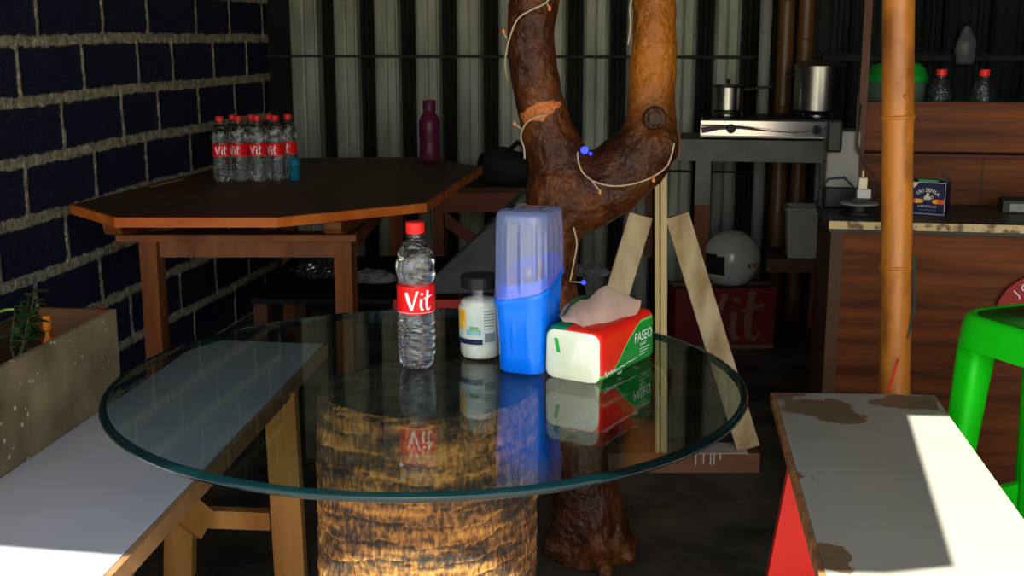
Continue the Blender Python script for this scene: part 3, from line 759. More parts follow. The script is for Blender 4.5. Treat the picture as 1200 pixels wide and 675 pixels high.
# ================================================================ jar, container and tissues on the glass table
def jar():
    p = W(563, 418.5, z=TZ); t = thing('glass_jar', 'glass jar of white granules with a black lid between bottle and blue container', 'jar', (p.x, p.y, TZ+.0006), YAW)
    MB().lathe([(.020,0),(.030,.001),(.034,.006),(.0355,.014),(.0355,.098),(.034,.108),(.0285,.119),(.0275,.123),(.0275,.136)], 40).build('jar_body', film('jar_glass', (.93,.96,.95), 1.2), t, smooth=True)
    MB().lathe([(.010,.003),(.030,.004),(.0325,.008),(.0335,.016),(.0335,.096),(.030,.101),(.018,.104),(.004,.105)], 32).build('granules', M('white_granules', (.80,.80,.70), .8, col2=(.70,.70,.58), scale=60, bump=.3), t, smooth=True)
    MB().lathe([(.0312,.1225),(.0325,.1235),(.0325,.141),(.030,.1435),(.005,.144)], 40).build('lid', m_black, t, smooth=False)
    # printed paper label wrapped on the glass
    r0 = .0359
    def on(x, y): a = -pi/2 + x/r0; return Vector((r0*cos(a), r0*sin(a), y))
    def patch(mb, x0, x1, y0, y1, mi=0, lift=0):
        n = max(2, int((x1-x0)/.003)); vs = []
        for i in range(n+1):
            x = x0 + (x1-x0)*i/n
            for y in (y0, y1): q = on(x, y); k = (r0+lift)/r0; vs.append(Vector((q.x*k, q.y*k, q.z)))
        mb.add(vs, [(2*i, 2*i+2, 2*i+3, 2*i+1) for i in range(n)], mi)
    lb = MB(); patch(lb, -.052, .030, .030, .094)
    lo = lb.build('paper_label', M('cream_paper', (.62,.66,.55), .6, col2=(.5,.58,.55), scale=30), t, smooth=True)
    pr = MB()
    patch(pr, -.052, .005, .030, .039, 0, .0002)
    patch(pr, -.052, -.026, .055, .088, 1, .0002); 
    patch(pr, -.024, .002, .046, .056, 2, .0002); patch(pr, -.018, -.002, .056, .061, 3, .0002)
    patch(pr, .008, .028, .034, .050, 4, .0002)
    for k in range(7): patch(pr, .007, .007 + random.uniform(.014,.021), .056+.005*k, .058+.005*k, 4, .0002)
    pr.build('print', [M('navy_print', (.01,.015,.06), .5), M('orange_print', (.85,.35,.02), .5, col2=(.8,.6,.1), scale=60), M('teal_print', (.05,.30,.28), .5, col2=(.3,.5,.5), scale=80), M('green_print', (.15,.40,.05), .5), M('grey_print', (.2,.25,.25), .6)], lo, smooth=True, label='coloured picture and small print')
jar()

def spoon_box():
    t0 = W(608, 441.5, z=TZ); f = C2W(0,1,0)
    rot = YAW - R(22)
    p = t0 + Vector((0,0,.0006)); t = thing('cutlery_container', 'tall blue plastic container with a clear ribbed lid on the glass table', 'container', (0,0,0), rot)
    # local x across the front, y towards the back
    fw = Vector((-sin(rot), cos(rot), 0))
    ctr = t0 + fw*.062 - C2W(.006,0,0); t.location = (ctr.x, ctr.y, TZ+.0006)
    m_blue = M('blue_plastic', (.002,.17,.90), .3, coat=.3)
    m_lid = film('milky_blue_lid', (.62,.72,.95), 1.6, .08, diffuse=(.42,.52,.86), dmix=.36)
    def ring(w, d, r, z, slope=0, amp=0, nrib=0):
        out = []
        base = rrect(w, d, r, 10)
        # resample evenly for the ribs
        P_ = [Vector(q) for q in base]; P_.append(P_[0]); L = [0]
        for a, b in zip(P_, P_[1:]): L.append(L[-1] + (b-a).length)
        n = 160; j = 0
        for i in range(n):
            s = L[-1]*i/n
            while L[j+1] < s: j += 1
            q = P_[j].lerp(P_[j+1], (s-L[j])/max(1e-9, L[j+1]-L[j]))
            k = 1 + (amp*max(0, cos(2*pi*nrib*i/n))**3 if amp else 0)
            out.append(Vector((q.x*k, q.y*k, z + slope*(.85*(q.y + d/2) + .62*(q.x + w/2)))))
        return out
    s = .33
    w0, d0, w1, d1 = .078, .102, .088, .112
    body = [ring(w0*.9, d0*.92, .02, 0), ring(w0, d0, .024, .004), ring(w0+.002, d0+.002, .024, .03)]
    for i in range(1, 8):
        k = i/7; body.append(ring(w0+(w1-w0)*k, d0+(d1-d0)*k, .024+.002*k, .03 + (.104-.03)*k, s*k**2*.98, .018*sin(pi*k), 14))
    body += [ring(.0895,.1135,.026,.1095,s), ring(.0945,.1185,.027,.1100,s), ring(.0945,.1185,.027,.1175,s), ring(.088,.112,.026,.1185,s), ring(.0865,.1105,.025,.121,s), ring(.0855,.1095,.025,.141,s), ring(.0835,.1075,.024,.141,s), ring(.081,.105,.024,.12,s), ring(.072,.096,.024,.02,0)]
    sharp(MB().loft(body).build('container_body', m_blue, t, smooth=True), 50)
    lid = [ring(.093,.117,.027,.1185,s)]
    for i in range(0, 11):
        k = i/10; lid.append(ring(.0925-.003*k, .1165-.004*k, .027, .122+.130*k, s*(1-k), .020*min(1, k*8)*min(1, (1-k)*8)*1.8, 16))
    lid += [ring(.0870,.1100,.026,.2600), ring(.081,.104,.024,.2645), ring(.066,.089,.022,.2668), ring(.02,.03,.009,.2675)]
    L = MB().loft(lid, cap=False); L.add(lid[-1], [tuple(range(len(lid[-1])))])
    L.build('ribbed_lid', m_lid, t, smooth=True, label='milky clear ribbed lid')
    # forks and spoons seen dimly inside
    for (x, y, a, c) in ((.004, .012, .07, 1), (.018, -.010, -.10, 0)):
        q = thing('spoon', ['steel spoon leaning right inside the blue container', 'pink handled spoon standing inside the blue container'][c], 'spoon')
        q.location = parent_matrix(t) @ Vector((x, y, .0205)); q.rotation_euler.z = rot
        MB().bar((a*.03, 0, .040), (a*.15, 0, .148 + .012*c), .008, .003, Vector((1,0,0))).build('handle', M('pink_plastic', (.75,.28,.14), .4) if c else m_steel, q)
        MB().ball((a*.02, 0, .0225), .019, 14, sc=(.7,.16,1.1)).build('bowl', m_steel, q, smooth=True)
spoon_box()

def tissue_pack():
    a, b, c = W(637, 442, z=TZ), W(703, 452, z=TZ), W(767, 418, z=TZ)
    ey = (c-b); LY = ey.length; ey.normalize(); ex = Vector((ey.y, -ey.x, 0)); LX = .102     # ex from left to right of the white end
    t = thing('tissue_pack', 'red and green soft pack of facial tissues with one sheet pulled up', 'tissue pack', (0,0,0), math.atan2(ex.y, ex.x))
    ctr = b - ex*LX/2 + ey*LY/2; t.location = (ctr.x, ctr.y, TZ+.0006)
    # local: x across, y long; the right side (+x) and the top carry red and green
    m, n, l, bs, o_ = nt_mat('tissue_wrapper')
    tc = n.new('ShaderNodeTexCoord'); sp = n.new('ShaderNodeSeparateXYZ'); l.new(tc.outputs['Object'], sp.inputs[0])
    x, y, z = sp.outputs
    # wave on the side: green below h(y)
    yy = node_math(n, l, 'MULTIPLY_ADD', y, 1/LY, .5)
    sg = n.new('ShaderNodeMapRange'); sg.interpolation_type = 'SMOOTHERSTEP'; sg.inputs[1].default_value = .10; sg.inputs[2].default_value = .80; sg.inputs[3].default_value = .010; sg.inputs[4].default_value = .074
    l.new(yy, sg.inputs[0])
    g1 = node_math(n, l, 'LESS_THAN', z, sg.outputs[0])
    side = node_math(n, l, 'GREATER_THAN', x, -.012)
    nz = n.new('ShaderNodeTexNoise'); nz.inputs['Scale'].default_value = 26; nz.inputs['Distortion'].default_value = 2; l.new(tc.outputs['Object'], nz.inputs['Vector'])
    redc = mixc(n, l, nz.outputs[0], (.80,.006,.004), (.86,.03,.012))
    edge = node_math(n, l, 'LESS_THAN', node_math(n, l, 'ABSOLUTE', node_math(n, l, 'SUBTRACT', z, sg.outputs[0])), .0016)
    c1 = mixc(n, l, g1, redc, (.006,.25,.03)); c1 = mixc(n, l, edge, c1, (.12,.60,.12))
    c2 = mixc(n, l, side, (.01,.22,.06), c1)
    # near end is bare white film
    endw = node_math(n, l, 'LESS_THAN', y, -LY/2+.004)
    nz2 = n.new('ShaderNodeTexNoise'); nz2.inputs['Scale'].default_value = 16; nz2.inputs['Distortion'].default_value = 1; l.new(tc.outputs['Object'], nz2.inputs['Vector'])
    wht = mixc(n, l, nz2.outputs[0], (.60,.66,.40), (.92,.93,.84))
    l.new(mixc(n, l, endw, c2, wht), bs.inputs['Base Color']); bs.inputs['Roughness'].default_value = .3
    bn = n.new('ShaderNodeBump'); bn.inputs['Strength'].default_value = .35; bn.inputs['Distance'].default_value = .006
    l.new(nz2.outputs[0], bn.inputs['Height']); l.new(bn.outputs[0], bs.inputs['Normal'])
    ny = 24; rings = []
    def sec(w, h, r, y, jit):
        pts = []
        for px_, pz_ in rrect(w, h, r, 6):
            zz = pz_ + h/2
            if pz_ > h*.2: zz += .006*cos(px_/w*pi)
            q = Vector((px_, y, zz)); k = mnoise.noise((px_*30, y*30, zz*30))*jit
            pts.append(q + Vector((k, 0, k if zz > .01 else 0)))
        return pts
    rings.append(sec(LX-.012, .072, .014, -LY/2+.002, 0)); 
    for i in range(ny+1):
        s = i/ny; w = LX; h = .082
        if i in (0, ny): w -= .003; h -= .002
        rings.append(sec(w, h, .013, -LY/2+.005 + (LY-.010)*s, .0022))
    rings.append(sec(LX-.012, .072, .014, LY/2-.002, 0))
    MB().loft(rings).build('wrapper', m, t, smooth=True)
    x0 = LX/2 + .0012
    tx = MB()
    def on(u, v): return Vector((x0, u, v))
    add_text(tx, 'PASEO', .024, lambda u, v: on(u*.95+.052, v+.048))
    add_text(tx, 'SMART', .008, lambda u, v: on(u+.052, v+.034))
    for k in range(3): tx.ribbon([(.038, .027-.005*k), (.078-.006*k, .027-.005*k)], .0012, on)
    # flowing handwriting near the lower edge
    hw = [(-.088,.012),(-.084,.018),(-.081,.008),(-.075,.015),(-.071,.010),(-.065,.015),(-.061,.010),(-.055,.015),(-.050,.010),(-.046,.014),(-.040,.011),(-.030,.014),(-.018,.012),(-.006,.016),(.01,.014),(.03,.016)]
    tx.ribbon(hw, [.0026,.0022,.0018,.001], on, sub=3)
    add_text(tx, 'facial', .008, lambda u, v: on(u-.035, v+.005))
    tx.build('lettering', m_white, t, label='white lettering on the green side')
    gm = MB(); ye = -LY/2 + .0012
    gm.add([(-.033, ye, .066), (-.026, ye, .066), (-.021, ye, .043), (-.028, ye, .043)], [(0,1,2,3)])
    gm.build('seal_strip', M('green_seal', (.02,.35,.06), .5), t, label='small green seal strip')
    # crinkled torn film standing up on the left side
    fl_ = MB(); nu, nv = 14, 8; vs = []
    for i in range(nu+1):
        u = i/nu
        for j in range(nv+1):
            v = j/nv; hh = .040*sin(pi*min(1, .15+u*.95))**.7
            vs.append(Vector((-LX/2+.006 + .006*mnoise.noise((u*6, v*3, 1)) + .012*v, -.07 + .15*u, .078 + hh*v)))
    fl_.add(vs, [(i*(nv+1)+j, (i+1)*(nv+1)+j, (i+1)*(nv+1)+j+1, i*(nv+1)+j+1) for i in range(nu) for j in range(nv)])
    fo = fl_.build('torn_flap', M('dark_green_film', (.008,.075,.035), .3), t, smooth=True, label='dark green torn film flap')
    # the tissue sheet: folds rising from the slot and falling over towards the front
    rows = [[(668,377,1.905),(682,380,1.90),(698,380,1.91),(714,378,1.93),(728,376,1.95),(738,374,1.965)],
            [(660,366,1.925),(676,358,1.93),(694,354,1.94),(712,350,1.955),(732,355,1.97),(744,362,1.985)],
            [(655,368,1.93),(668,356,1.94),(690,350,1.95),(709,336,1.97),(731,344,1.98),(750,352,1.99)],
            [(656,371,1.90),(672,366,1.89),(692,366,1.895),(712,362,1.91),(731,366,1.935),(748,366,1.96)],
            [(660,377,1.875),(677,380,1.862),(698,393,1.858),(713,391,1.875),(726,387,1.90),(741,378,1.935)]]
    G_ = [[W(x, y, d=dd) for x, y, dd in r] for r in rows]
    iv = parent_matrix(t).inverted()
    def cr_(p, s_):
        i = min(int(s_*(len(p)-1)), len(p)-2); f_ = s_*(len(p)-1) - i
        p0, p1, p2, p3 = p[max(i-1,0)], p[i], p[i+1], p[min(i+2,len(p)-1)]
        return .5*((2*p1) + (p2-p0)*f_ + (2*p0-5*p1+4*p2-p3)*f_*f_ + (3*p1-p0-3*p2+p3)*f_**3)
    nu, nv = 30, 24; vs = []
    for i in range(nu+1):
        for j in range(nv+1):
            q = iv @ cr_([cr_(r, i/nu) for r in G_], j/nv)
            q += Vector((.004*mnoise.noise((i*.22, j*.14, 2)), 0, .003*mnoise.noise((i*.3, j*.2, 7)))); vs.append(q)
    sh = MB().add(vs, [(i*(nv+1)+j, (i+1)*(nv+1)+j, (i+1)*(nv+1)+j+1, i*(nv+1)+j+1) for i in range(nu) for j in range(nv)])
    m2, n, l, b2, o2 = nt_mat('tissue_paper')
    d1 = n.new('ShaderNodeBsdfDiffuse'); d1.inputs[0].default_value = (.80,.60,.46,1); t1 = n.new('ShaderNodeBsdfTranslucent'); t1.inputs[0].default_value = (.8,.6,.5,1)
    mx = n.new('ShaderNodeMixShader'); mx.inputs[0].default_value = .4; l.new(d1.outputs[0], mx.inputs[1]); l.new(t1.outputs[0], mx.inputs[2]); l.new(mx.outputs[0], o2.inputs[0])
    sh.build('tissue_sheet', m2, t, smooth=True, label='pale tissue sheet pulled up')
    return t
tissue_pack()

# ================================================================ small things on the octagonal table
def cup():
    p = W(346, 211, z=OZ); t = thing('plastic_cup', 'small blue plastic cup beside the packed water bottles', 'cup', (p.x, p.y, OZ+.0006))
    m = M('teal_plastic', (.01,.16,.26), .4)
    MB().lathe([(.018,0),(.0195,.002),(.0215,.055),(.0232,.057),(.0235,.082),(.0215,.082),(.0205,.058),(.0185,.006),(.002,.006)], 28).build('cup_body', m, t, smooth=True)
    MB().lathe([(.0237,.056),(.0242,.058),(.0242,.061),(.0237,.063)], 28).build('rim_band', m, t, smooth=True)
cup()
def purple_bottle():
    p = C2W(cd(W(505, 188, z=OZ))[0], 5.22, 0); t = thing('drinking_bottle', 'tall purple plastic drinking bottle at the back of the brown table', 'bottle', (p.x, p.y, OZ+.0006))
    m = M('purple_plastic', (.085,.010,.035), .3, col2=(.11,.014,.045), scale=10)
    MB().lathe([(.03,0),(.042,.003),(.046,.012),(.046,.05),(.0435,.075),(.044,.10),(.047,.125),(.047,.165),(.043,.185),(.030,.205),(.026,.212),(.026,.222)], 36).build('bottle_body', m, t, smooth=True)
    sharp(MB().lathe([(.0275,.218),(.029,.220),(.029,.258),(.026,.263),(.002,.264)], 36, fn=lambda r, z, a: r+(.0006*sin(24*a) if .222 < z < .256 else 0)).build('screw_cap', M('purple_cap', (.09,.014,.045), .4), t, smooth=True))
purple_bottle()

# ================================================================ slatted stand (post, two diagonals, floor beam)
def stand():
    D = 3.50
    def P(x, y, dd=0): return W(x, y, d=D+dd)
    base = P(772, 545); t = thing('wooden_stand', 'paint-splashed wooden stand with upright post and two diagonal boards', 'stand', Vector((base.x, base.y, 0)))
    m_ww = M('whitewashed_board', (.33,.22,.09), .65, col2=(.60,.48,.28), scale=16, stretch=(1,1,.35), bump=.15, bscale=40)
    m_post = M('pale_post', (.50,.36,.13), .5, col2=(.70,.56,.28), scale=20, stretch=(1,1,.05))
    right = C2W(1,0,0); ahead = C2W(0,1,0)
    l, r = P(665, 545), P(886, 545)
    z1 = P(880, 528).z
    zt = W(884, 528, d=D-.05).z
    lo = Vector((l.x, l.y, 0)); ro = Vector((r.x, r.y, 0)); hh = .062
    MB().hexa([lo-ahead*.05+Vector((0,0,.001)), ro-ahead*.05+Vector((0,0,.001)), ro+ahead*.05+Vector((0,0,.001)), lo+ahead*.05+Vector((0,0,.001))],
              [lo-ahead*.05+Vector((0,0,hh)), ro-ahead*.05+Vector((0,0,hh)), ro+ahead*.05+Vector((0,0,hh)), lo+ahead*.05+Vector((0,0,hh))]).build('floor_beam', M('brown_beam', (.15,.06,.03), .6, col2=(.22,.10,.05), scale=12, stretch=(.2,1,1)), t, world=True)
    # white paint on top of the beam with drips down its front
    pw = MB(); q0, q1 = P(815, 545), P(872, 545); q0.z = q1.z = hh+.0015
    pw.hexa([q0-ahead*.0515+Vector((0,0,-.002)), q1-ahead*.0515+Vector((0,0,-.002)), q1+ahead*.045+Vector((0,0,-.002)), q0+ahead*.045+Vector((0,0,-.002))], [q0-ahead*.0515, q1-ahead*.0515, q1+ahead*.045, q0+ahead*.045])
    for x, ln in ((812, .035), (821, .03), (829, .035), (833, .034), (840, .018)):
        q = P(x, 545); q.z = hh; pw.bar(q - ahead*.0513 + Vector((0,0,.001)), q - ahead*.0513 - Vector((0,0,ln)), .004, .0022, right)
    pw.build('paint_drips', M('white_paint', (.55,.5,.42), .5), t, world=True, label='white paint spill and drips')
    def board(xt, yt, xb, zb, w, dd):
        a = P(xt, yt, dd); b = P(xb, 540, dd); b.z = zb
        return MB().bar(a, b, w, .022, right)
    board(793, 252, 876, hh+.004, .070, -.005).build('diagonal_board', m_ww, t, world=True)
    board(751, 252, 668, hh+.004, .070, -.005).build('diagonal_board', m_ww, t, world=True)
    a = P(772, 196); b = P(772, 545); b.z = hh+.001
    for k, (off, w) in enumerate(((-.010, .012), (.009, .018))):
        MB().bar(a + right*off - ahead*.034, b + right*off - ahead*.034, w, .024, right).build('post', m_post, t, world=True)
    MB().bar(P(760, 200, .03), P(760, 300, .03), .02, .02, right).build('inner_post', m_darkwood, t, world=True)
stand()

# ================================================================ low bench with clutter, right of the octagonal table
def low_bench():
    z = .38; d0, d1 = 4.18, 5.02
    A = [C2W(-.93, d0, 0), C2W(.27, d0, 0), C2W(.27, d1, 0), C2W(-.93, d1, 0)]
    t = thing('low_bench', 'low dark wooden platform with a red front edge under the back wall', 'bench', (A[0]+A[1]+A[2]+A[3])/4)
    MB().hexa([Vector((q.x,q.y,z-.02)) for q in A], [Vector((q.x,q.y,z)) for q in A]).build('top_board', M('black_board', (.006,.006,.006), .8, col2=(.012,.011,.010), scale=9, spec=.1), t, world=True)
    MB().bar(C2W(-.42, d0-.012, z-.018), C2W(.27, d0-.012, z-.018), .036, .02, Vector((0,0,1))).build('front_rail', M('dull_red', (.40,.03,.02), .5), t, world=True, label='red front rail')
    for q in A:
        c = q.lerp((A[0]+A[2])/2, .06)
        MB().box((c.x-.025, c.y-.025, .001), (c.x+.025, c.y+.025, z-.021)).build('leg', m_darkwood, t, world=True)
    m_bag = M('black_film', (.015,.015,.015), .16, col2=(.035,.035,.035), scale=10, spec=.9)
    m_clr = M('grey_film', (.08,.08,.075), .2, col2=(.20,.20,.18), scale=22)
    def bag(px, py, d, r, sc, mt, lab, seed):
        p = W(px, py, d=d); p.z = z + .0006
        mb = MB(); mb.ball((0,0,0), 1, 44)
        zmin = 9
        for i, v in enumerate(mb.v):
            n_ = 1 + .35*(abs(mnoise.noise(v*1.9+Vector((seed,0,0))))) + .28*abs(mnoise.noise(v*4.1+Vector((0,seed,0)))) + .16*abs(mnoise.noise(v*8.5))
            q = Vector((v.x*sc[0], v.y*sc[1], max(-.35, v.z)*sc[2]))*r*n_; mb.v[i] = q; zmin = min(zmin, q.z)
        for v in mb.v: v.z = max(v.z - zmin - .012, 0)
        o = mb.build('crumpled_bag', mt, smooth=False); o.location = p; tag(o, lab, 'bag')
    bag(372, 328, 4.62, .068, (1.2,1,.75), m_bag, 'crumpled black plastic bag under the octagonal table, behind its leg', 1.3)
    bag(437, 326, 4.50, .05, (1.5,1,.65), m_clr, 'crumpled grey plastic bag on the low platform behind the water bottle', 5.1)
    bag(690, 316, 4.62, .045, (1.5,1,.7), m_clr, 'crumpled grey plastic bag on the low platform right of the tree', 9.4)
    # grey cement board leaning
    q0, q1, q2, q3 = W(488, 352, d=4.26), W(650, 352, d=4.30), W(650, 195, d=4.62), W(606, 228, d=4.60)
    q0.z = q1.z = z+.0008
    th = C2W(0,.012,.0)
    m = MB().hexa([q0, q1, q1+th, q0+th], [q3, q2, q2+th, q3+th]); o = m.build('cement_board', M('cement_grey', (.06,.06,.054), .85, col2=(.09,.09,.08), scale=7))
    tag(o, 'grey board with slanting edge leaning behind the jar and blue container', 'board')
low_bench()
def back_bench():
    # brown bench against the back wall, black bag on it
    d = 5.12
    a, b = W(500, 246, d=d), W(655, 246, d=d); z = a.z
    right, ahead = C2W(1,0,0), C2W(0,1,0)
    t = thing('side_table', 'small red brown wooden table under a black bag, right of the octagonal table', 'table', Vector(((a.x+b.x)/2, (a.y+b.y)/2, 0)))
    a.z = b.z = 0
    a = a + right*.02
    A = [a, b, b+ahead*.26, a+ahead*.26]
    z = .66
    MB().hexa([Vector((q.x,q.y,z-.02)) for q in A], [Vector((q.x,q.y,z)) for q in A]).build('top_board', m_darkwood, t, world=True)
    m_rb = M('dull_red_brown', (.15,.04,.022), .6, col2=(.2,.06,.03), scale=10)
    MB().bar(a + Vector((0,0,z-.065)) + right*.01 + ahead*.02, b + Vector((0,0,z-.065)) - right*.01 + ahead*.02, .085, .03, Vector((0,0,1))).build('front_rail', m_rb, t, world=True)
    for q in A:
        c = q.lerp((A[0]+A[2])/2, .12); MB().box((c.x-.022, c.y-.022, .001), (c.x+.022, c.y+.022, z-.022)).build('leg', m_rb, t, world=True)
    MB().bar(a + right*.03 + ahead*.04 + Vector((0,0,z-.12)), a + right*.22 + ahead*.04 + Vector((0,0,z-.27)), .05, .02, Vector((0,0,1))).build('brace', m_rb, t, world=True)
    # bag
    c = (A[0]+A[1]+A[2]+A[3])/4; c = C2W(-.005, cd(c)[1], 0)
    g = thing('black_bag', 'soft black carry bag lying on the small red brown table', 'bag', Vector((c.x, c.y, z+.0006)), YAW)
    mb = MB(); mb.ball((0,0,0), 1, 32)
    for i, v in enumerate(mb.v):
        n_ = 1 + .12*mnoise.noise(v*2.3)
        mb.v[i] = Vector((v.x*.15*n_, v.y*.08*n_, max(0, (v.z*.09*(1 - .35*v.x) + .06)*n_)))
    mb.build('bag_body', M('black_fabric', (.010,.010,.010), .8), g, smooth=True)
    MB().tube([Vector((-.02,-.03,.135)), Vector((.03,-.05,.185)), Vector((.07,-.07,.16)), Vector((.10,-.08,.09)), Vector((.11,-.08,.02))], .012, 8).build('handle', m_black, g, smooth=True)
back_bench()

# ================================================================ bamboo post
def bamboo_mat(name, c1, c2):
    m, n, l, b, o = nt_mat(name)
    tc = n.new('ShaderNodeTexCoord'); mp = n.new('ShaderNodeMapping'); mp.inputs['Scale'].default_value = (22,22,1.2); l.new(tc.outputs['Object'], mp.inputs[0])
    nz = n.new('ShaderNodeTexNoise'); nz.inputs['Scale'].default_value = 3; nz.inputs['Detail'].default_value = 5; l.new(mp.outputs[0], nz.inputs['Vector'])
    mp2 = n.new('ShaderNodeMapping'); mp2.inputs['Scale'].default_value = (9,9,3); l.new(tc.outputs['Object'], mp2.inputs[0])
    n2 = n.new('ShaderNodeTexNoise'); n2.inputs['Scale'].default_value = 1.6; n2.inputs['Detail'].default_value = 7; l.new(mp2.outputs[0], n2.inputs['Vector'])
    base = mixc(n, l, nz.outputs[0], c1, c2)
    st = n.new('ShaderNodeMapRange'); st.inputs[1].default_value = .52; st.inputs[2].default_value = .70; st.inputs[4].default_value = .75; l.new(n2.outputs[0], st.inputs[0])
    l.new(mixc(n, l, st.outputs[0], base, (.10,.035,.008)), b.inputs['Base Color']); b.inputs['Roughness'].default_value = .4; return m
m_bamboo = bamboo_mat('bamboo', (.38,.115,.010), (.60,.225,.028))
m_dkbamboo = bamboo_mat('dark_bamboo', (.10,.045,.012), (.16,.075,.02))
m_groove = M('bamboo_groove', (.08,.025,.004), .7)
def bamboo(name, label, x0, x1, d, r, nodes, mt, z1=ROOF-.02):
    a = W(*x0, d=d); b = W(*x1, d=d) if x1 else Vector((a.x, a.y, 0)); ax = (b-a)/(b.z-a.z)
    base = a - ax*a.z; base.z = 0
    t = thing(name, label, 'post', base)
    prof = []; zs = sorted(nodes)
    z = .001; pts = []; rs = []
    cuts = sorted([.001, z1] + [q + e for q in zs for e in (-.014, -.006, -.001, .003, .010)] + [z1*k/20 for k in range(1, 20)])
    for z in cuts:
        rr = r*(1 + .02*(1-z/z1))
        for q in zs:
            if abs(z-q) < .0155: rr *= {-.006: 1.05, -.001: .99, .003: 1.05}.get(round(z-q, 3), 1.01)
        pts.append(ax*z + Vector((0,0,0))); pts[-1].z = z; rs.append(rr)
    MB().tube(pts, rs, 28).build('culm', mt, t, smooth=True)
    for q in zs:
        c = ax*(q-.007); c.z = q-.007
        MB().tube([c - ax*.0022, c + ax*.0022], [r*1.045, r*1.045], 28, cap=False).build('node_groove', m_groove, t, smooth=True)
        c = ax*q; c.z = q
        MB().tube([c + ax*-.006, c + ax*-.001, c + ax*.002, c + ax*.007], [r*1.02, r*1.14, r*1.14, r*1.02], 28, cap=False).build('node_ring', mt, t, smooth=True)
    return t, base, ax
BD = 2.86
zt = [W(1050, y, d=BD).z for y in (137, 312)]
bt_, bb, bax = bamboo('bamboo_post', 'thick golden bamboo post in front of the brown counter', (1053, 0), (1049, 455), BD, .0365, zt + [zt[1]-.40, zt[0]+.42, zt[0]+.85], m_bamboo)
MB().tube([W(1061,113,d=BD-.034), W(1061.5,113,d=BD-.045)], [.005,.003], 10).build('screw_head', M('red_screw', (.5,.08,.05), .4), bt_, world=True)
wz = MB(); wz.tube([W(x, y, d=BD-.03) for x, y in ((1071,300),(1072,335),(1071,362),(1066,385),(1058,408),(1053,420))], .0032, 8)
o = wz.build('loose_wire', M('green_wire', (.02,.05,.04), .5)); 
cw = thing('loose_cable', 'thin dark green and red wire hanging against the bamboo post', 'cable', W(1069,300,d=BD-.02))
o.parent = cw; o.location = -cw.location; o.name = 'green_wire'
o2 = MB().tube([W(x, y, d=BD-.055) for x, y in ((1053,420),(1049,432),(1045,446),(1041,460))], .0028, 8).build('red_wire', m_red, cw, world=True)
bamboo('bamboo_post', 'dark bamboo pole standing left of its twin behind the gas stove', (920, 60), None, 5.475, .037, [.5, .98, 1.45, 1.9], m_dkbamboo)
bamboo('bamboo_post', 'dark bamboo pole standing right of its twin behind the large pot', (943, 60), None, 5.465, .037, [.35, .8, 1.28, 1.75], m_dkbamboo)
p = WY(896, 60, 5.578)
tag(MB().tube([(0,0,.001),(0,0,1.2),(0,0,ROOF-.02)], .027, 20).build('water_pipe', M('pale_pvc', (.24,.25,.22), .5), smooth=True), 'pale grey plastic pipe running up the back wall', 'pipe').location = (p.x, p.y, 0)

# ================================================================ counter on the right
CT = .80
cl = W(975, 259, z=CT)          # front left corner
CX0, CY0 = cl.x, cl.y; CX1 = 1.95; CB = CY0 + .40
def counter():
    t = thing('wooden_counter', 'brown wood-grain counter with raised back board behind the bamboo post', 'counter', ((CX0+CX1)/2, CY0+.25, 0))
    m_frame = M('pale_frame', (.10,.045,.018), .5, col2=(.06,.025,.010), scale=8, stretch=(1,1,.2))
    MB().box((CX0+.035, CY0+.012, .001), (CX1, CY0+.030, CT-.031)).build('front_panel', m_cab, t, world=True)
    MB().box((CX0, CY0+.004, .001), (CX0+.034, CY0+.036, CT-.031)).build('corner_post', m_frame, t, world=True)
    MB().box((CX0, CY0+.037, .001), (CX0+.016, CB, CT-.031)).build('end_panel', m_darkwood, t, world=True)
    MB().box((CX0-.006, CY0-.002, CT-.030), (CX1, CB, CT)).build('worktop', m_cabtop, t, world=True)
    MB().box((CX0-.008, CY0-.009, CT-.020), (CX1, CY0-.0025, CT+.001)).build('edge_trim', m_worn, t, world=True, label='worn brassy edge trim')
    z2 = W(1100, 183, z=None, d=None) if False else None
    dB = cd(Vector((W(1100, 240, z=CT).x, CB, 0)))[1]
    zm = WY(1100, 181, CB-.03).z; ztop = WY(1100, 119, CB-.03).z
    xl = WY(1004, 150, CB).x
    MB().box((xl, CB-.008, CT+.0005), (CX1, CB+.012, zm)).build('back_panel', m_cab, t, world=True)
    MB().box((xl, CB-.062, zm+.012), (CX1, CB-.012, ztop)).build('raised_board', m_cab, t, world=True)
    MB().box((xl, CB-.012, ztop-.03), (CX1, CB+.0125, ztop-.004)).build('top_rail', m_cab, t, world=True)
    MB().box((xl, CB-.030, zm-.010), (CX1, CB-.0085, zm)).build('ledge', m_cab, t, world=True)
    MB().box((xl+.0, CB+.0125, .94), (CX1, CB+.30, .955)).build('shelf', m_darkwood, t, world=True)
    MB().box((xl, CB+.285, .001), (CX1, CB+.30, .939)).build('rear_panel', m_darkwood, t, world=True)
    sx = WY(1150, 210, CB).x
    MB().box((sx-.002, CB-.0095, CT+.002), (sx+.002, CB-.0082, zm-.004)).build('seam', m_darkwood, t, world=True)
    return xl
XL = counter()
# thin post at the counter's end, with cables
p = WY(1006, 200, CB-.08)
tp = tag(MB().bar((0,0,.0006), (.0,.0,ROOF-CT-.02), .022, .026, Vector((1,0,0))).build('timber_post', M('reddish_timber', (.05,.014,.006), .5, col2=(.12,.045,.02), scale=12, stretch=(1,1,.1))), 'thin reddish timber post rising from the left end of the counter', 'post')
tp.location = (p.x, CB-.08, CT)
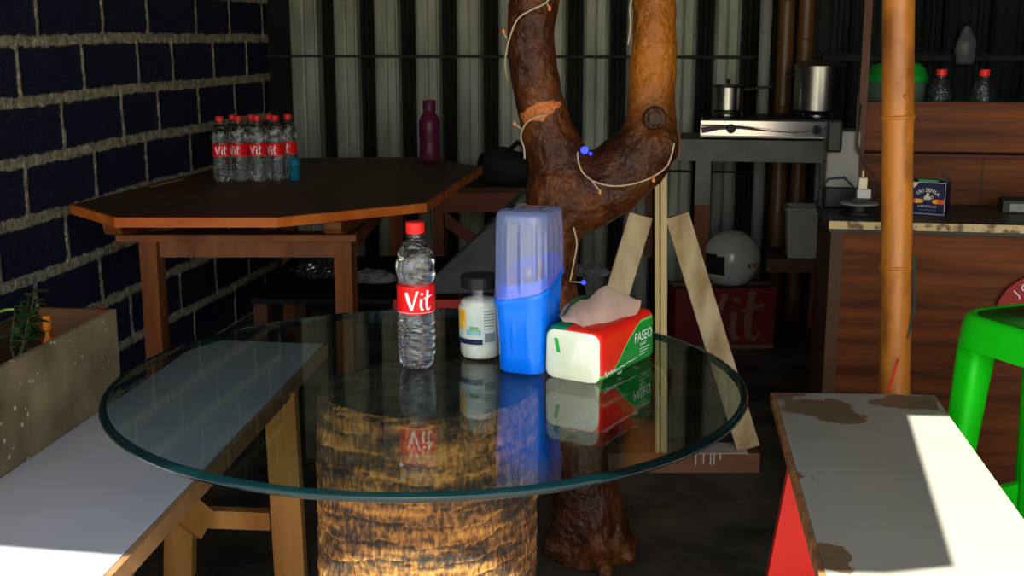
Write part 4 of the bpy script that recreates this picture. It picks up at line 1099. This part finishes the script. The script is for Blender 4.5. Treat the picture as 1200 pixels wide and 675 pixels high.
# grey appliance
p = W(979, 236, d=3.62)
def appliance():
    q = Vector((W(979, 236, d=3.55).x, CB-.075, CT+.0006)); q.x = max(q.x, CX0+.055)
    t = thing('kitchen_appliance', 'grey upright box appliance with black handle at the left end of the counter', 'appliance', q)
    zt_ = WY(975, 152, q.y).z - CT; zb = WY(975, 217, q.y).z - CT
    MB().box((-.052,-.06,zb), (.042,.06,zt_)).build('casing', M('grey_casing', (.20,.20,.17), .5, col2=(.25,.25,.22), scale=5), t, bevel=.006)
    MB().box((-.050,-.058,0), (.040,.058,zb-.001)).build('base', m_black, t, bevel=.004)
    MB().box((-.058,-.095,zt_-.06), (-.014,-.061,zt_+.035)).build('handle', m_black, t, bevel=.008)
    t2 = thing('power_cable', 'thin black cable arching in front of the grey appliance', 'cable', q + Vector((-.03,-.07,0)))
    MB().tube([Vector((-.045,0,.001)), Vector((-.04,0,.05)), Vector((-.015,0,.085)), Vector((.03,0,.09)), Vector((.06,-.005,.06)), Vector((.065,-.01,.004))], .003, 8).build('cord', m_dkwire, t2, smooth=True)
appliance()
def reel():
    p = WY(1007, 238, CB-.235)
    t = thing('cable_reel', 'black extension cable reel with pale flange lying left of the bamboo post', 'cable reel', (p.x, p.y, CT+.0006))
    MB().lathe([(.055,0),(.055,.006),(.03,.008),(.03,.024),(.05,.026)], 32).build('drum', m_black, t, smooth=False)
    MB().lathe([(.030,.0265),(.053,.0265),(.055,.028),(.053,.030),(.035,.031)], 36).build('flange', M('pale_flange', (.30,.29,.26), .5), t, smooth=False, label='pale round flange')
    MB().box((-.022,-.02,.0315), (.022,.02,.043)).build('socket', m_black, t)
    c = thing('phone_charger', 'white charger plugged into the cable reel by the bamboo post', 'charger', (p.x+.01, p.y, CT+.0006+.0436))
    MB().box((-.019,-.015,.0), (.019,.015,.026)).build('adaptor', M('white_plastic', (.52,.51,.47), .4), c, bevel=.002)
    MB().box((-.016,-.012,.0265), (.008,.012,.058)).build('plug', M('cream_plastic', (.72,.66,.42), .4), c, bevel=.002)
    MB().tube([Vector((-.004,0,.0585)), Vector((-.004,0,.078))], .003, 8).build('strain_relief', M('cream', (.72,.66,.42), .4), c)
    k = thing('charger_cable', 'dark cables looping beside the thin timber post above the reel', 'cable', (p.x+.045, p.y+.075, CT+.002))
    q = k.location
    MB().tube([Vector((0,0,0)), Vector((.015,0,.05)), Vector((.0,0,.10)), Vector((-.03,.01,.13)), Vector((-.05,.02,.19)), Vector((-.045,.02,.30))], .0028, 8).build('cord', m_dkwire, k, smooth=True)
    MB().tube([Vector((.03,0,0)), Vector((.045,0,.07)), Vector((.02,0,.12)), Vector((-.02,.0,.13)), Vector((-.052,.012,.17)), Vector((-.056,.012,.33))], .0025, 8).build('cord', M('brown_cord', (.08,.05,.03), .5), k, smooth=True)
reel()
def chalk_box():
    a, b = W(1071, 250, z=CT), W(1112, 253, z=CT)
    right = (b-a); w = right.length; rz = math.atan2(right.y, right.x)
    t = thing('chalk_box', 'small navy open chalk box with orange bands right of the bamboo post', 'box', (a+b)/2, rz); t.location.z = CT+.0006
    t.location = Vector(t.location) + Vector((0,.035,0))
    h = .090; dp = .068; th = .0012
    m_navy = M('navy_card', (.008,.01,.05), .4); m_in = M('card_inside', (.10,.09,.075), .8)
    bx = MB()
    bx.box((-w/2,-dp/2,0), (w/2,-dp/2+th,h)); bx.box((-w/2,dp/2-th,0), (w/2,dp/2,h)); bx.box((-w/2,-dp/2+th,0), (-w/2+th,dp/2-th,h)); bx.box((w/2-th,-dp/2+th,0), (w/2,dp/2-th,h)); bx.box((-w/2+th,-dp/2+th,0), (w/2-th,dp/2-th,th))
    bx.build('carton', m_navy, t)
    y0 = -dp/2 - .0005
    on = lambda u, v: Vector((u, y0, v))
    pr = MB()
    for u0, u1, s in ((-w/2, -.012, 1), (.012, w/2, -1)):
        pr.add([on(u0,.030), on(u1-.006*(s>0),.030), on(u1,.036), on(u1-.006*(s>0),.043), on(u0,.043)] if s > 0 else [on(u1,.030), on(u1,.043), on(u0+.006,.043), on(u0,.036), on(u0+.006,.030)], [(0,1,2,3,4)], 0)
    pr.add([on(-.032,.030), on(-.012,.033), on(-.010,.037), on(-.014,.042), on(-.032,.043)], [(0,1,2,3,4)], 1)
    for v in pr.v[-5:]: v.y -= .0002
    pr.add([on(.014,.033), on(.026,.030), on(.030,.043), on(.014,.041)], [(0,1,2,3)], 1)
    for v in pr.v[-4:]: v.y -= .0002
    for z0_, z1_ in ((.0,.0012), (h-.0012,h)): pr.add([on(-w/2,z0_), on(w/2,z0_), on(w/2,z1_), on(-w/2,z1_)], [(0,1,2,3)], 2)
    for x0_, x1_ in ((-w/2,-w/2+.0012), (w/2-.0012,w/2)): pr.add([on(x0_,0), on(x1_,0), on(x1_,h), on(x0_,h)], [(0,1,2,3)], 2)
    for i, ch in enumerate('TRISENSA'):
        a_ = (i-3.5)*.20; cx, cz = sin(a_)*.042, .068 - (1-cos(a_))*.045
        add_text(pr, ch, .0145, lambda u, v, a_=a_, cx=cx, cz=cz: on(cx + u*cos(-a_) - v*sin(-a_), cz + u*sin(-a_) + v*cos(-a_)), 2)
    add_text(pr, 'KAPUR TULIS', .0085, lambda u, v: on(u, v+.022), 2)
    pr.ribbon([(-.024,.012),(.026,.012)], .0010, on, 3)
    pr.add([on(-w/2+.002,h-.002), on(-w/2+.002,h-.018), on(-w/2+.010,h-.016), on(-w/2+.022,h-.003)], [(0,1,2,3)], 4)
    # small crest in the middle: a rounded jug shape
    pr.add([on(-.010,.041), on(.008,.041), on(.010,.048), on(.004,.052), on(.004,.060), on(-.003,.061), on(-.005,.053), on(-.010,.049)], [tuple(range(8))], 4)
    pr.ribbon([(.009,.043),(.015,.047),(.013,.053),(.008,.051)], .0016, on, 4)
    pr.build('printed_front', [M('orange_red', (.75,.10,.02), .4), M('amber_print', (.85,.45,.03), .4), M('cream_print', (.75,.72,.60), .5), M('teal_line', (.1,.3,.3), .5), M('sand_print', (.62,.55,.38), .5)], t, label='printed front with white lettering and orange bands')
    f = MB(); f.hexa([Vector((-w/2,dp/2-.002,h)), Vector((-w/2+th,dp/2-.002,h)), Vector((-w/2+th,-dp/2+.002,h)), Vector((-w/2,-dp/2+.002,h))], [Vector((-w/2-.012,dp/2-.002,h+.014)), Vector((-w/2-.011,dp/2-.002,h+.015)), Vector((-w/2-.011,-dp/2+.002,h+.015)), Vector((-w/2-.012,-dp/2+.002,h+.014))])
    f.hexa([Vector((w/2-th,dp/2,h)), Vector((w/2,dp/2,h)), Vector((w/2,-dp/2+.004,h)), Vector((w/2-th,-dp/2+.004,h))], [Vector((w/2-.024,dp/2,h+.020)), Vector((w/2-.023,dp/2,h+.021)), Vector((w/2-.023,-dp/2+.006,h+.021)), Vector((w/2-.024,-dp/2+.006,h+.020))])
    f.build('flap', m_in, t)
    pk = MB().box((-.030,-.022,.003), (.022,.012,h+.006)).build('green_packet', M('green_card', (.04,.30,.12), .5))
    tag(pk, 'green packet sticking out of the navy chalk box', 'packet'); pk.location = t.location + Vector((0,.0,.0005)); pk.rotation_euler.z = rz
chalk_box()
def flat_box():
    a = W(1181, 249, z=CT)
    t = thing('flat_box', 'flat grey-green box with pale lettered label at the right end of the counter', 'box', (a.x+.09, a.y+.02, CT+.0006), -.12)
    MB().box((-.105,-.05,0), (.14,.05,.036)).build('box_body', M('grey_green_card', (.045,.055,.04), .6), t, bevel=.002)
    pr = MB().add([(-.085,-.0508,.006), (.13,-.0508,.006), (.13,-.0508,.027), (-.085,-.0508,.027)], [(0,1,2,3)], 0)
    pr.build('box_label', M('pale_label', (.30,.33,.29), .6), t)
    tx = MB(); add_text(tx, 'ST WHITE B', .013, lambda u, v: Vector((u-.030, -.0514, v+.0165)))
    tx.build('lettering', M('dark_print', (.02,.03,.03), .6), t)
flat_box()
# round red sign leaning on the counter's front
def round_sign():
    c = WY(1219, 372, CY0-.004); r = .118
    t = thing('round_sign', 'round red sign with white lettering on the counter front behind the green stool', 'sign', c)
    m = MB(); m.tube([Vector((0,.010,0)), Vector((0,-.002,0))], r, 56); m.build('disc', M('sign_red', (.30,.015,.012), .45), t)
    on = lambda u, v: Vector((u, -.0027, v))
    pr = MB()
    for ch, a_ in (('J', -.80), ('O', -.50)):
        rr = .092; add_text(pr, ch, .030, lambda u, v, a_=a_: on(sin(a_)*rr + u*cos(a_) + v*sin(a_), cos(a_)*rr - u*sin(a_) + v*cos(a_)))
    pr.ribbon([(.052*cos(a), .052*sin(a)) for a in [pi*.28 + k*pi*1.44/14 for k in range(15)]], .010, on)
    pr.build('lettering', m_white, t, label='white arched lettering')
round_sign()
# what stands on the shelf behind the raised board
def shelf_things():
    zs = .955
    for px, py, lab in ((1088, 82, 'clear bottle with red cap on the counter shelf, beside the bamboo post'), (1134, 80, 'clear bottle with red cap on the counter shelf, farther right of the bamboo post')):
        q = W(px, 100, d=3.86); q.y = CB + .055
        b = copy_tree(bt); b.location = (q.x, q.y, zs+.0006); b.rotation_euler.z = random.uniform(0,6); b['label'] = lab; b['group'] = 'bottles on the counter shelf'
        for ch in list(b.children):
            if ch.name.startswith('water'): bpy.data.objects.remove(ch)
    q = W(1045, 100, d=3.9); t = thing('lidded_pail', 'translucent pail with green lid on the counter shelf behind the bamboo post', 'pail', (q.x, CB+.185, zs+.0006))
    MB().lathe([(.06,0),(.075,.003),(.078,.02),(.088,.200),(.088,.206)], 36).build('pail_body', M('cloudy_green', (.08,.13,.09), .35, col2=(.10,.16,.11), scale=6), t, smooth=True)
    sharp(MB().lathe([(.090,.200),(.0935,.203),(.0935,.222),(.089,.226),(.080,.244),(.065,.258),(.03,.263),(.002,.264)], 40).build('lid', M('green_lid', (.01,.28,.03), .4), t, smooth=True))
    MB().tube([Vector((-.05,0,.262)), Vector((-.02,0,.272)), Vector((.01,0,.266))], .008, 8).build('lid_knob', M('dull_red_knob', (.3,.03,.02), .5), t, smooth=True)
shelf_things()
# grey bag hanging on the back wall
def hanging_bag():
    c = WY(1134, 30, WYB-.11)
    t = thing('hanging_bag', 'grey plastic bag hanging on the dark back wall above the red-capped bottles', 'bag', c)
    rings = []
    for i in range(13):
        s = i/12; r = .006 + .036*min(1, s*2.2)**.8 - .008*max(0, s-.75)*4
        rings.append([Vector((r*1.05*cos(a)*(1+.2*mnoise.noise((cos(a)*3,s*4,1))), r*.55*sin(a), -.165*s)) for a in [2*pi*k/20 for k in range(20)]])
    MB().loft(rings).build('bag_body', M('grey_bag', (.10,.13,.12), .3, col2=(.16,.19,.18), scale=20), t, smooth=True)
    MB().tube([Vector((0,.03,.012)), Vector((0,.0,.016)), Vector((0,-.01,0))], .003, 6).build('hook', m_rod, t)
hanging_bag()

# ================================================================ green stool
def stool():
    q = W(1229, 372, d=2.55); ht = q.z
    t = thing('plastic_stool', 'bright green plastic stool beside the grey-topped bench', 'stool', (q.x, q.y, 0), YAW + R(23))
    m_g = M('green_plastic', (.008,.68,.008), .38, col2=(.008,.60,.008), scale=5)
    m_seat = M('dark_green_seat', (.03,.16,.012), .5, col2=(.02,.22,.012), scale=12)  # seat is a darker green than the legs and apron
    def sq(w, r, z): return [Vector((x, y, z)) for x, y in rrect(w, w, r, 7)]
    S = [sq(.300,.075,ht-.075), sq(.296,.075,ht-.04), sq(.288,.075,ht-.014), sq(.278,.073,ht-.004), sq(.262,.07,ht)]
    sharp(MB().loft(S + [sq(.244,.066,ht-.003)], cap=False).build('apron', m_g, t, smooth=True), 60)
    MB().loft([sq(.2435,.066,ht-.0034), sq(.20,.05,ht-.0042), sq(.05,.012,ht-.0046)]).build('seat', m_seat, t, smooth=True, label='seat of darker green')
    for sx in (-1, 1):
        for sy in (-1, 1):
            rings = []
            for k in range(7):
                s = k/6; z = (ht-.060)*(1-s) + .001; o_ = .098 + .036*s; w = .070 - .022*s; r_ = .018
                rings.append([Vector((sx*o_ + x, sy*o_ + y, z)) for x, y in rrect(w, w, r_, 4)])
            MB().loft(rings).build('leg', m_g, t, smooth=True)
    zr = .23; e = .118
    for a in range(4):
        c, s = cos(a*pi/2), sin(a*pi/2); Rm = Matrix.Rotation(a*pi/2, 4, 'Z')
        # arched rung between two legs
        vs = []; N = 16
        for i in range(N+1):
            u = -1 + 2*i/N; lo = zr - .012 - .045*abs(u)**3; hi = zr + .030 + .006*abs(u)**2
            for y_ in (-.008, .008):
                for z_ in (lo, hi): vs.append(Rm @ Vector((u*(e-.020), -e+y_, z_)))
        fs = []
        for i in range(N):
            b0, b1 = i*4, i*4+4
            fs += [(b0, b1, b1+1, b0+1), (b0+2, b0+3, b1+3, b1+2), (b0+1, b1+1, b1+3, b0+3), (b0, b0+2, b1+2, b1)]
        fs += [(0,1,3,2), (N*4, N*4+2, N*4+3, N*4+1)]
        MB().add(vs, fs).build('rung', m_g, t)
        # corner webs that round the opening under the seat
    return t
stool()

# ================================================================ kitchen corner
KD = 5.15
kl = W(802, 166, d=KD); KZ = kl.z
def kitchen():
    right, ahead = C2W(1,0,0), C2W(0,1,0)
    y0 = kl.y - .02
    x0 = WY(796, 166, y0).x; x1 = WY(985, 166, y0).x
    t = thing('kitchen_table', 'grey painted wooden kitchen table carrying the gas stove', 'table', ((x0+x1)/2, y0+.2, 0))
    MB().box((x0, y0-.012, KZ-.006), (x1, y0+.36, KZ+.012)).build('tabletop', m_greywood, t, world=True)
    MB().box((x0, y0, KZ-.080), (x1, y0+.03, KZ-.0065)).build('apron', m_greywood, t, world=True)
    MB().box((x0, y0+.32, KZ-.080), (x1, y0+.35, KZ-.0065)).build('apron', m_greywood, t, world=True)
    lx0, lx1 = WY(815, 200, y0).x, WY(833, 200, y0).x; zs = WY(824, 241, y0).z
    for xa, xb in ((lx0, lx1), (x1-.07, x1-.005)):
        for ya in (y0+.031, y0+.264):
            o = MB().box((xa, ya, zs), (xb, ya+.055, KZ-.007)).box((xa, ya, .001), (xb, ya+.055, zs), 1).build('leg', [m_greywood, m_leg], t, world=True)
    # lower shelf
    zsh = WY(930, 303, y0-.06).z; sx0 = WY(899, 303, y0-.26).x; sx1 = WY(1000, 303, y0-.06).x
    sh = thing('shelf_plank', 'brown plank shelf low down beside the counter, under the white bin', 'shelf', ((sx0+sx1)/2, y0-.10, 0))
    sy0, sy1 = y0-.26, y0+.02
    zsh = WY(930, 304, sy0).z
    MB().box((sx0, sy0, zsh-.055), (sx1, sy1, zsh)).build('board', m_darkwood, sh, world=True)
    for xa in (sx1-.12, sx1-.05): MB().box((xa, sy0+.16, .001), (xa+.04, sy0+.24, zsh-.056)).build('support', m_darkwood, sh, world=True)
    # white bin on it
    bc = WY(941, 303, sy0+.085); bw = (WY(964, 300, sy0+.085).x - WY(924, 300, sy0+.085).x)
    b = thing('waste_bin', 'off-white tapered plastic bin on the plank shelf beside the counter', 'bin', (bc.x, bc.y, zsh+.0006))
    hb = WY(941, 242, sy0+.085).z - zsh
    m_bin = M('off_white_plastic', (.25,.25,.20), .5, col2=(.29,.29,.24), scale=5)
    sq = lambda w, d_, z, r=.012: [Vector((x, y, z)) for x, y in rrect(w, d_, r, 4)]
    MB().loft([sq(bw*.98, .12, 0), sq(bw*1.0, .124, .01), sq(bw*1.16, .145, hb), sq(bw*1.13, .14, hb), sq(bw*.97, .12, .012)]).build('bin_body', m_bin, b)
    MB().loft([sq(bw*1.17, .146, hb-.012), sq(bw*1.26, .156, hb-.010), sq(bw*1.26, .156, hb+.002), sq(bw*1.14, .142, hb+.003)], cap=False).build('rim', m_bin, b)
    # gas stove
    gy = y0 + .012; gx0 = WY(821, 150, gy).x; gx1 = WY(978, 150, gy).x; g = thing('gas_stove', 'two-burner gas stove with chrome front on the grey kitchen table', 'stove', ((gx0+gx1)/2, gy+.17, KZ+.0126))
    L = gx1-gx0; hh = WY(900, 139, gy).z - KZ - .0126
    MB().box((-L/2, -.160, .012), (L/2, .155, hh)).build('stove_body', m_black, g, bevel=.004)
    MB().add([(-L/2,-.163,.014),(L/2,-.163,.014),(L/2,-.161,hh*.86),(L/2,-.150,hh+.001),(-L/2,-.150,hh+.001),(-L/2,-.161,hh*.86)], [(0,1,2,5),(5,2,3,4)]).build('front_panel', m_chrome, g, label='mirror chrome front panel')
    MB().box((-L/2,-.168,.008),(L/2,-.1635,.016)).build('trim_strip', M('bright_trim', (.75,.72,.66), .3), g)
    for x in (-L/2+.03, L/2-.03):
        for y in (-.12, .14): MB().lathe([(.014,0),(.014,.0115)], 16, c=(x,y,0)).build('foot', m_black, g)
    on = lambda u, v: Vector((u, -.1636, v))
    dz = MB(); zz = hh*.5
    dz.ribbon([(-L/2+.004,zz-.008),(-L*.36,zz+.004),(-L*.2,zz+.006),(-L*.02,zz-.006),(L*.2,zz-.014),(L*.34,zz-.004),(L*.47,zz+.006)], [.026,.018,.014,.006,.004,.003,.003], on, 0)
    dz.ribbon([(-L/2+.004,zz+.012),(-L*.3,zz+.014),(-L*.15,zz+.009),(L*.05,zz-.002),(L*.2,zz-.009)], [.010,.006,.004,.002,.001], on, 1)
    dz.build('wave_decal', [M('purple_decal', (.045,.02,.08), .3), M('gold_decal', (.35,.22,.05), .3)], g, label='purple and gold wave stripe')
    for x in (WY(857,146,gy).x - (gx0+gx1)/2, L/2-.07):
        MB().tube([Vector((x,-.1642,zz)), Vector((x,-.185,zz))], [.020,.016], 20).build('knob', m_black, g, smooth=False)
    bx0 = WY(853, 120, gy+.15).x - (gx0+gx1)/2; bx1 = WY(958, 120, gy+.15).x - (gx0+gx1)/2
    for x in (bx0, bx1):
        MB().lathe([(.045,hh+.0005),(.045,hh+.008),(.02,hh+.010)], 24, c=(x,0,0)).build('burner', m_steel, g, smooth=False)
        gt_ = MB()
        for k in range(4):
            a = pi/4 + k*pi/2; gt_.bar(Vector((x+.03*cos(a), .03*sin(a), hh+.018)), Vector((x+.085*cos(a), .085*sin(a), hh+.018)), .006, .006)
            gt_.bar(Vector((x+.085*cos(a), .085*sin(a), hh+.0005)), Vector((x+.085*cos(a), .085*sin(a), hh+.020)), .006, .006)
        gt_.build('grate', m_black, g)
    gl = g.location; ztop = gl.z + hh + .0215
    # saucepan
    s = thing('saucepan', 'small steel saucepan with lid on the left burner', 'saucepan', (gl.x+bx0, gl.y, ztop))
    r_ = .063; hs = WY(853, 99, gl.y).z - ztop
    sharp(MB().lathe([(r_*.9,0),(r_,.006),(r_,hs-.012),(r_+.004,hs-.010)], 40).build('pan_body', m_steel, s, smooth=True))
    sharp(MB().lathe([(r_+.003,hs-.009),(r_+.004,hs-.006),(r_*.8,hs-.001),(.01,hs+.003)], 40).build('lid', m_steel, s, smooth=True))
    MB().lathe([(.006,hs+.0035),(.005,hs+.010),(.011,hs+.016),(.011,hs+.022),(.004,hs+.025)], 16).build('lid_knob', m_black, s, smooth=True)
    MB().bar((r_+.001,0,hs-.022), (r_+.13,-.02,hs-.006), .018, .012).build('handle', m_black, s, bevel=.004)
    # big pot
    s = thing('cooking_pot', 'large steel cooking pot with domed lid on the right burner', 'pot', (gl.x+bx1, gl.y+.0, ztop))
    r_ = .100; hs = WY(958, 78, gl.y).z - ztop
    sharp(MB().lathe([(r_*.92,0),(r_,.008),(r_,hs-.004),(r_+.005,hs-.003),(r_+.005,hs)], 48).build('pot_body', m_steel, s, smooth=True))
    sharp(MB().lathe([(r_+.006,hs+.0005),(r_+.006,hs+.004),(r_*.85,hs+.018),(r_*.45,hs+.028),(.01,hs+.031)], 48).build('lid', m_steel, s, smooth=True))
    MB().lathe([(.007,hs+.0315),(.006,hs+.042),(.016,hs+.050),(.016,hs+.060),(.005,hs+.064)], 18).build('lid_knob', m_black, s, smooth=True)
    for sx in (-1, 1):
        MB().tube([Vector((sx*r_*.99,-.03,hs-.035)), Vector((sx*(r_+.028),-.025,hs-.033)), Vector((sx*(r_+.032),0,hs-.032)), Vector((sx*(r_+.028),.025,hs-.033)), Vector((sx*r_*.99,.03,hs-.035))], .006, 8).build('handle', m_black, s, smooth=True)
    return y0
KY = kitchen()
def carton():
    a, b = W(790, 410, z=0), W(906, 408, z=0); 
    a.z = b.z = 0; ctr = (a+b)/2; w = (b-a).length
    rz = math.atan2((b-a).y, (b-a).x)
    dp = .17
    n_ = Vector((-sin(rz), cos(rz), 0)); ctr = ctr + n_*dp/2
    ht = W(860, 338, d=cd((a+b)/2)[1]).z
    t = thing('cardboard_carton', 'red drinks carton with large lettering under the white helmet', 'carton', (ctr.x, ctr.y, .0006), rz)
    MB().box((-w/2,-dp/2,0), (w/2,dp/2,ht)).build('carton_body', M('dull_red_card', (.10,.005,.006), .6, col2=(.13,.008,.009), scale=4), t)
    on = lambda u, v: Vector((u, -dp/2-.0008, v))
    pr = MB(); vit(pr, ht*.78, lambda x, y: on(x+.02, y+ht*.53)); pr.build('lettering', M('dark_gold_print', (.15,.075,.045), .6), t, label='large script lettering')  # script print in one even dark gold brown
    MB().add([on(-w/2,.0), on(w/2,.0), on(w/2,.016), on(-w/2,.016)], [(0,1,2,3)]).build('printed_band', M('dull_band', (.16,.09,.05), .6), t)
    MB().box((-w/2+.002,-.028,ht+.0003), (w/2-.002,.028,ht+.0012)).build('tape', M('tape', (.2,.14,.08), .3), t)
    # helmet on top
    c = W(856, 338, d=cd(ctr)[1]-.03)
    h = thing('motorcycle_helmet', 'white open-fronted motorcycle helmet sitting on the red carton', 'helmet', (c.x, c.y, ht+.0085), YAW - .12)
    rx, ry, rz_ = .122, .105, .125
    m_sh = M('white_shell', (.30,.30,.25), .22, col2=(.35,.35,.30), scale=4, coat=.5)
    nu, nv = 64, 40; vs = []; ids = {}
    zc = .105
    for j in range(nv+1):
        el = -1.02 + (pi/2+1.02)*j/nv
        for i in range(nu):
            az = 2*pi*i/nu
            k = 1 + .05*max(0, -sin(el))*(-cos(az))
            vs.append(Vector((rx*cos(el)*cos(az)*k, ry*cos(el)*sin(az), zc + rz_*sin(el)*(1.0 if el > 0 else .98))))
    fs = []; 
    for j in range(nv):
        el = -1.02 + (pi/2+1.02)*(j+.5)/nv
        for i in range(nu):
            az = 2*pi*(i+.5)/nu; da = abs((az-pi+pi) % (2*pi) - pi)   # 0 = front along -x
            da = min(abs(az-pi), 2*pi-abs(az-pi))
            if da < 1.32 and -.50 < el < .34 - .10*da: continue
            fs.append((j*nu+i, j*nu+(i+1) % nu, (j+1)*nu+(i+1) % nu, (j+1)*nu+i))
    s = MB().add(vs, fs); so = s.build('shell', m_sh, h, smooth=True)
    md = so.modifiers.new('thick', 'SOLIDIFY'); md.thickness = .010; md.offset = -1
    li = MB(); li.ball((0,0,zc), 1, 32)
    for i, v in enumerate(li.v):
        q = v - Vector((0,0,zc)); li.v[i] = Vector((q.x*(rx-.016), q.y*(ry-.015), zc + max(-.085, q.z*(rz_-.016))))
    li.build('lining', M('dark_lining', (.010,.010,.010), .9), h, smooth=True, label='dark padded lining')
    zb = zc + rz_*.98*sin(-1.02)
    MB().tube([Vector((rx*cos(1.02)*cos(a), ry*cos(1.02)*sin(a), zb)) for a in [2*pi*k/40 for k in range(41)]], .006, 8, cap=False).build('trim', m_black, h, smooth=True)
    # logo on the side: K and an orange block
    lg = MB()
    def sf(u, v):
        az = -pi/2 + .75 + u/.11; el = -.08 + v/.125; return Vector((rx*cos(el)*cos(az)*1.012, ry*cos(el)*sin(az)*1.012, zc + rz_*sin(el)*1.01))
    lg.ribbon([(-.022,-.011),(-.022,.011)], .005, sf); lg.ribbon([(-.008,.011),(-.019,0)], .005, sf); lg.ribbon([(-.019,0),(-.008,-.011)], .005, sf)
    lg.ribbon([(-.003,0),(.028,.002)], .016, sf, 1)
    lg.build('emblem', [m_black, M('rust_orange', (.30,.07,.02), .5)], h, label='black letter and orange bar')
carton()
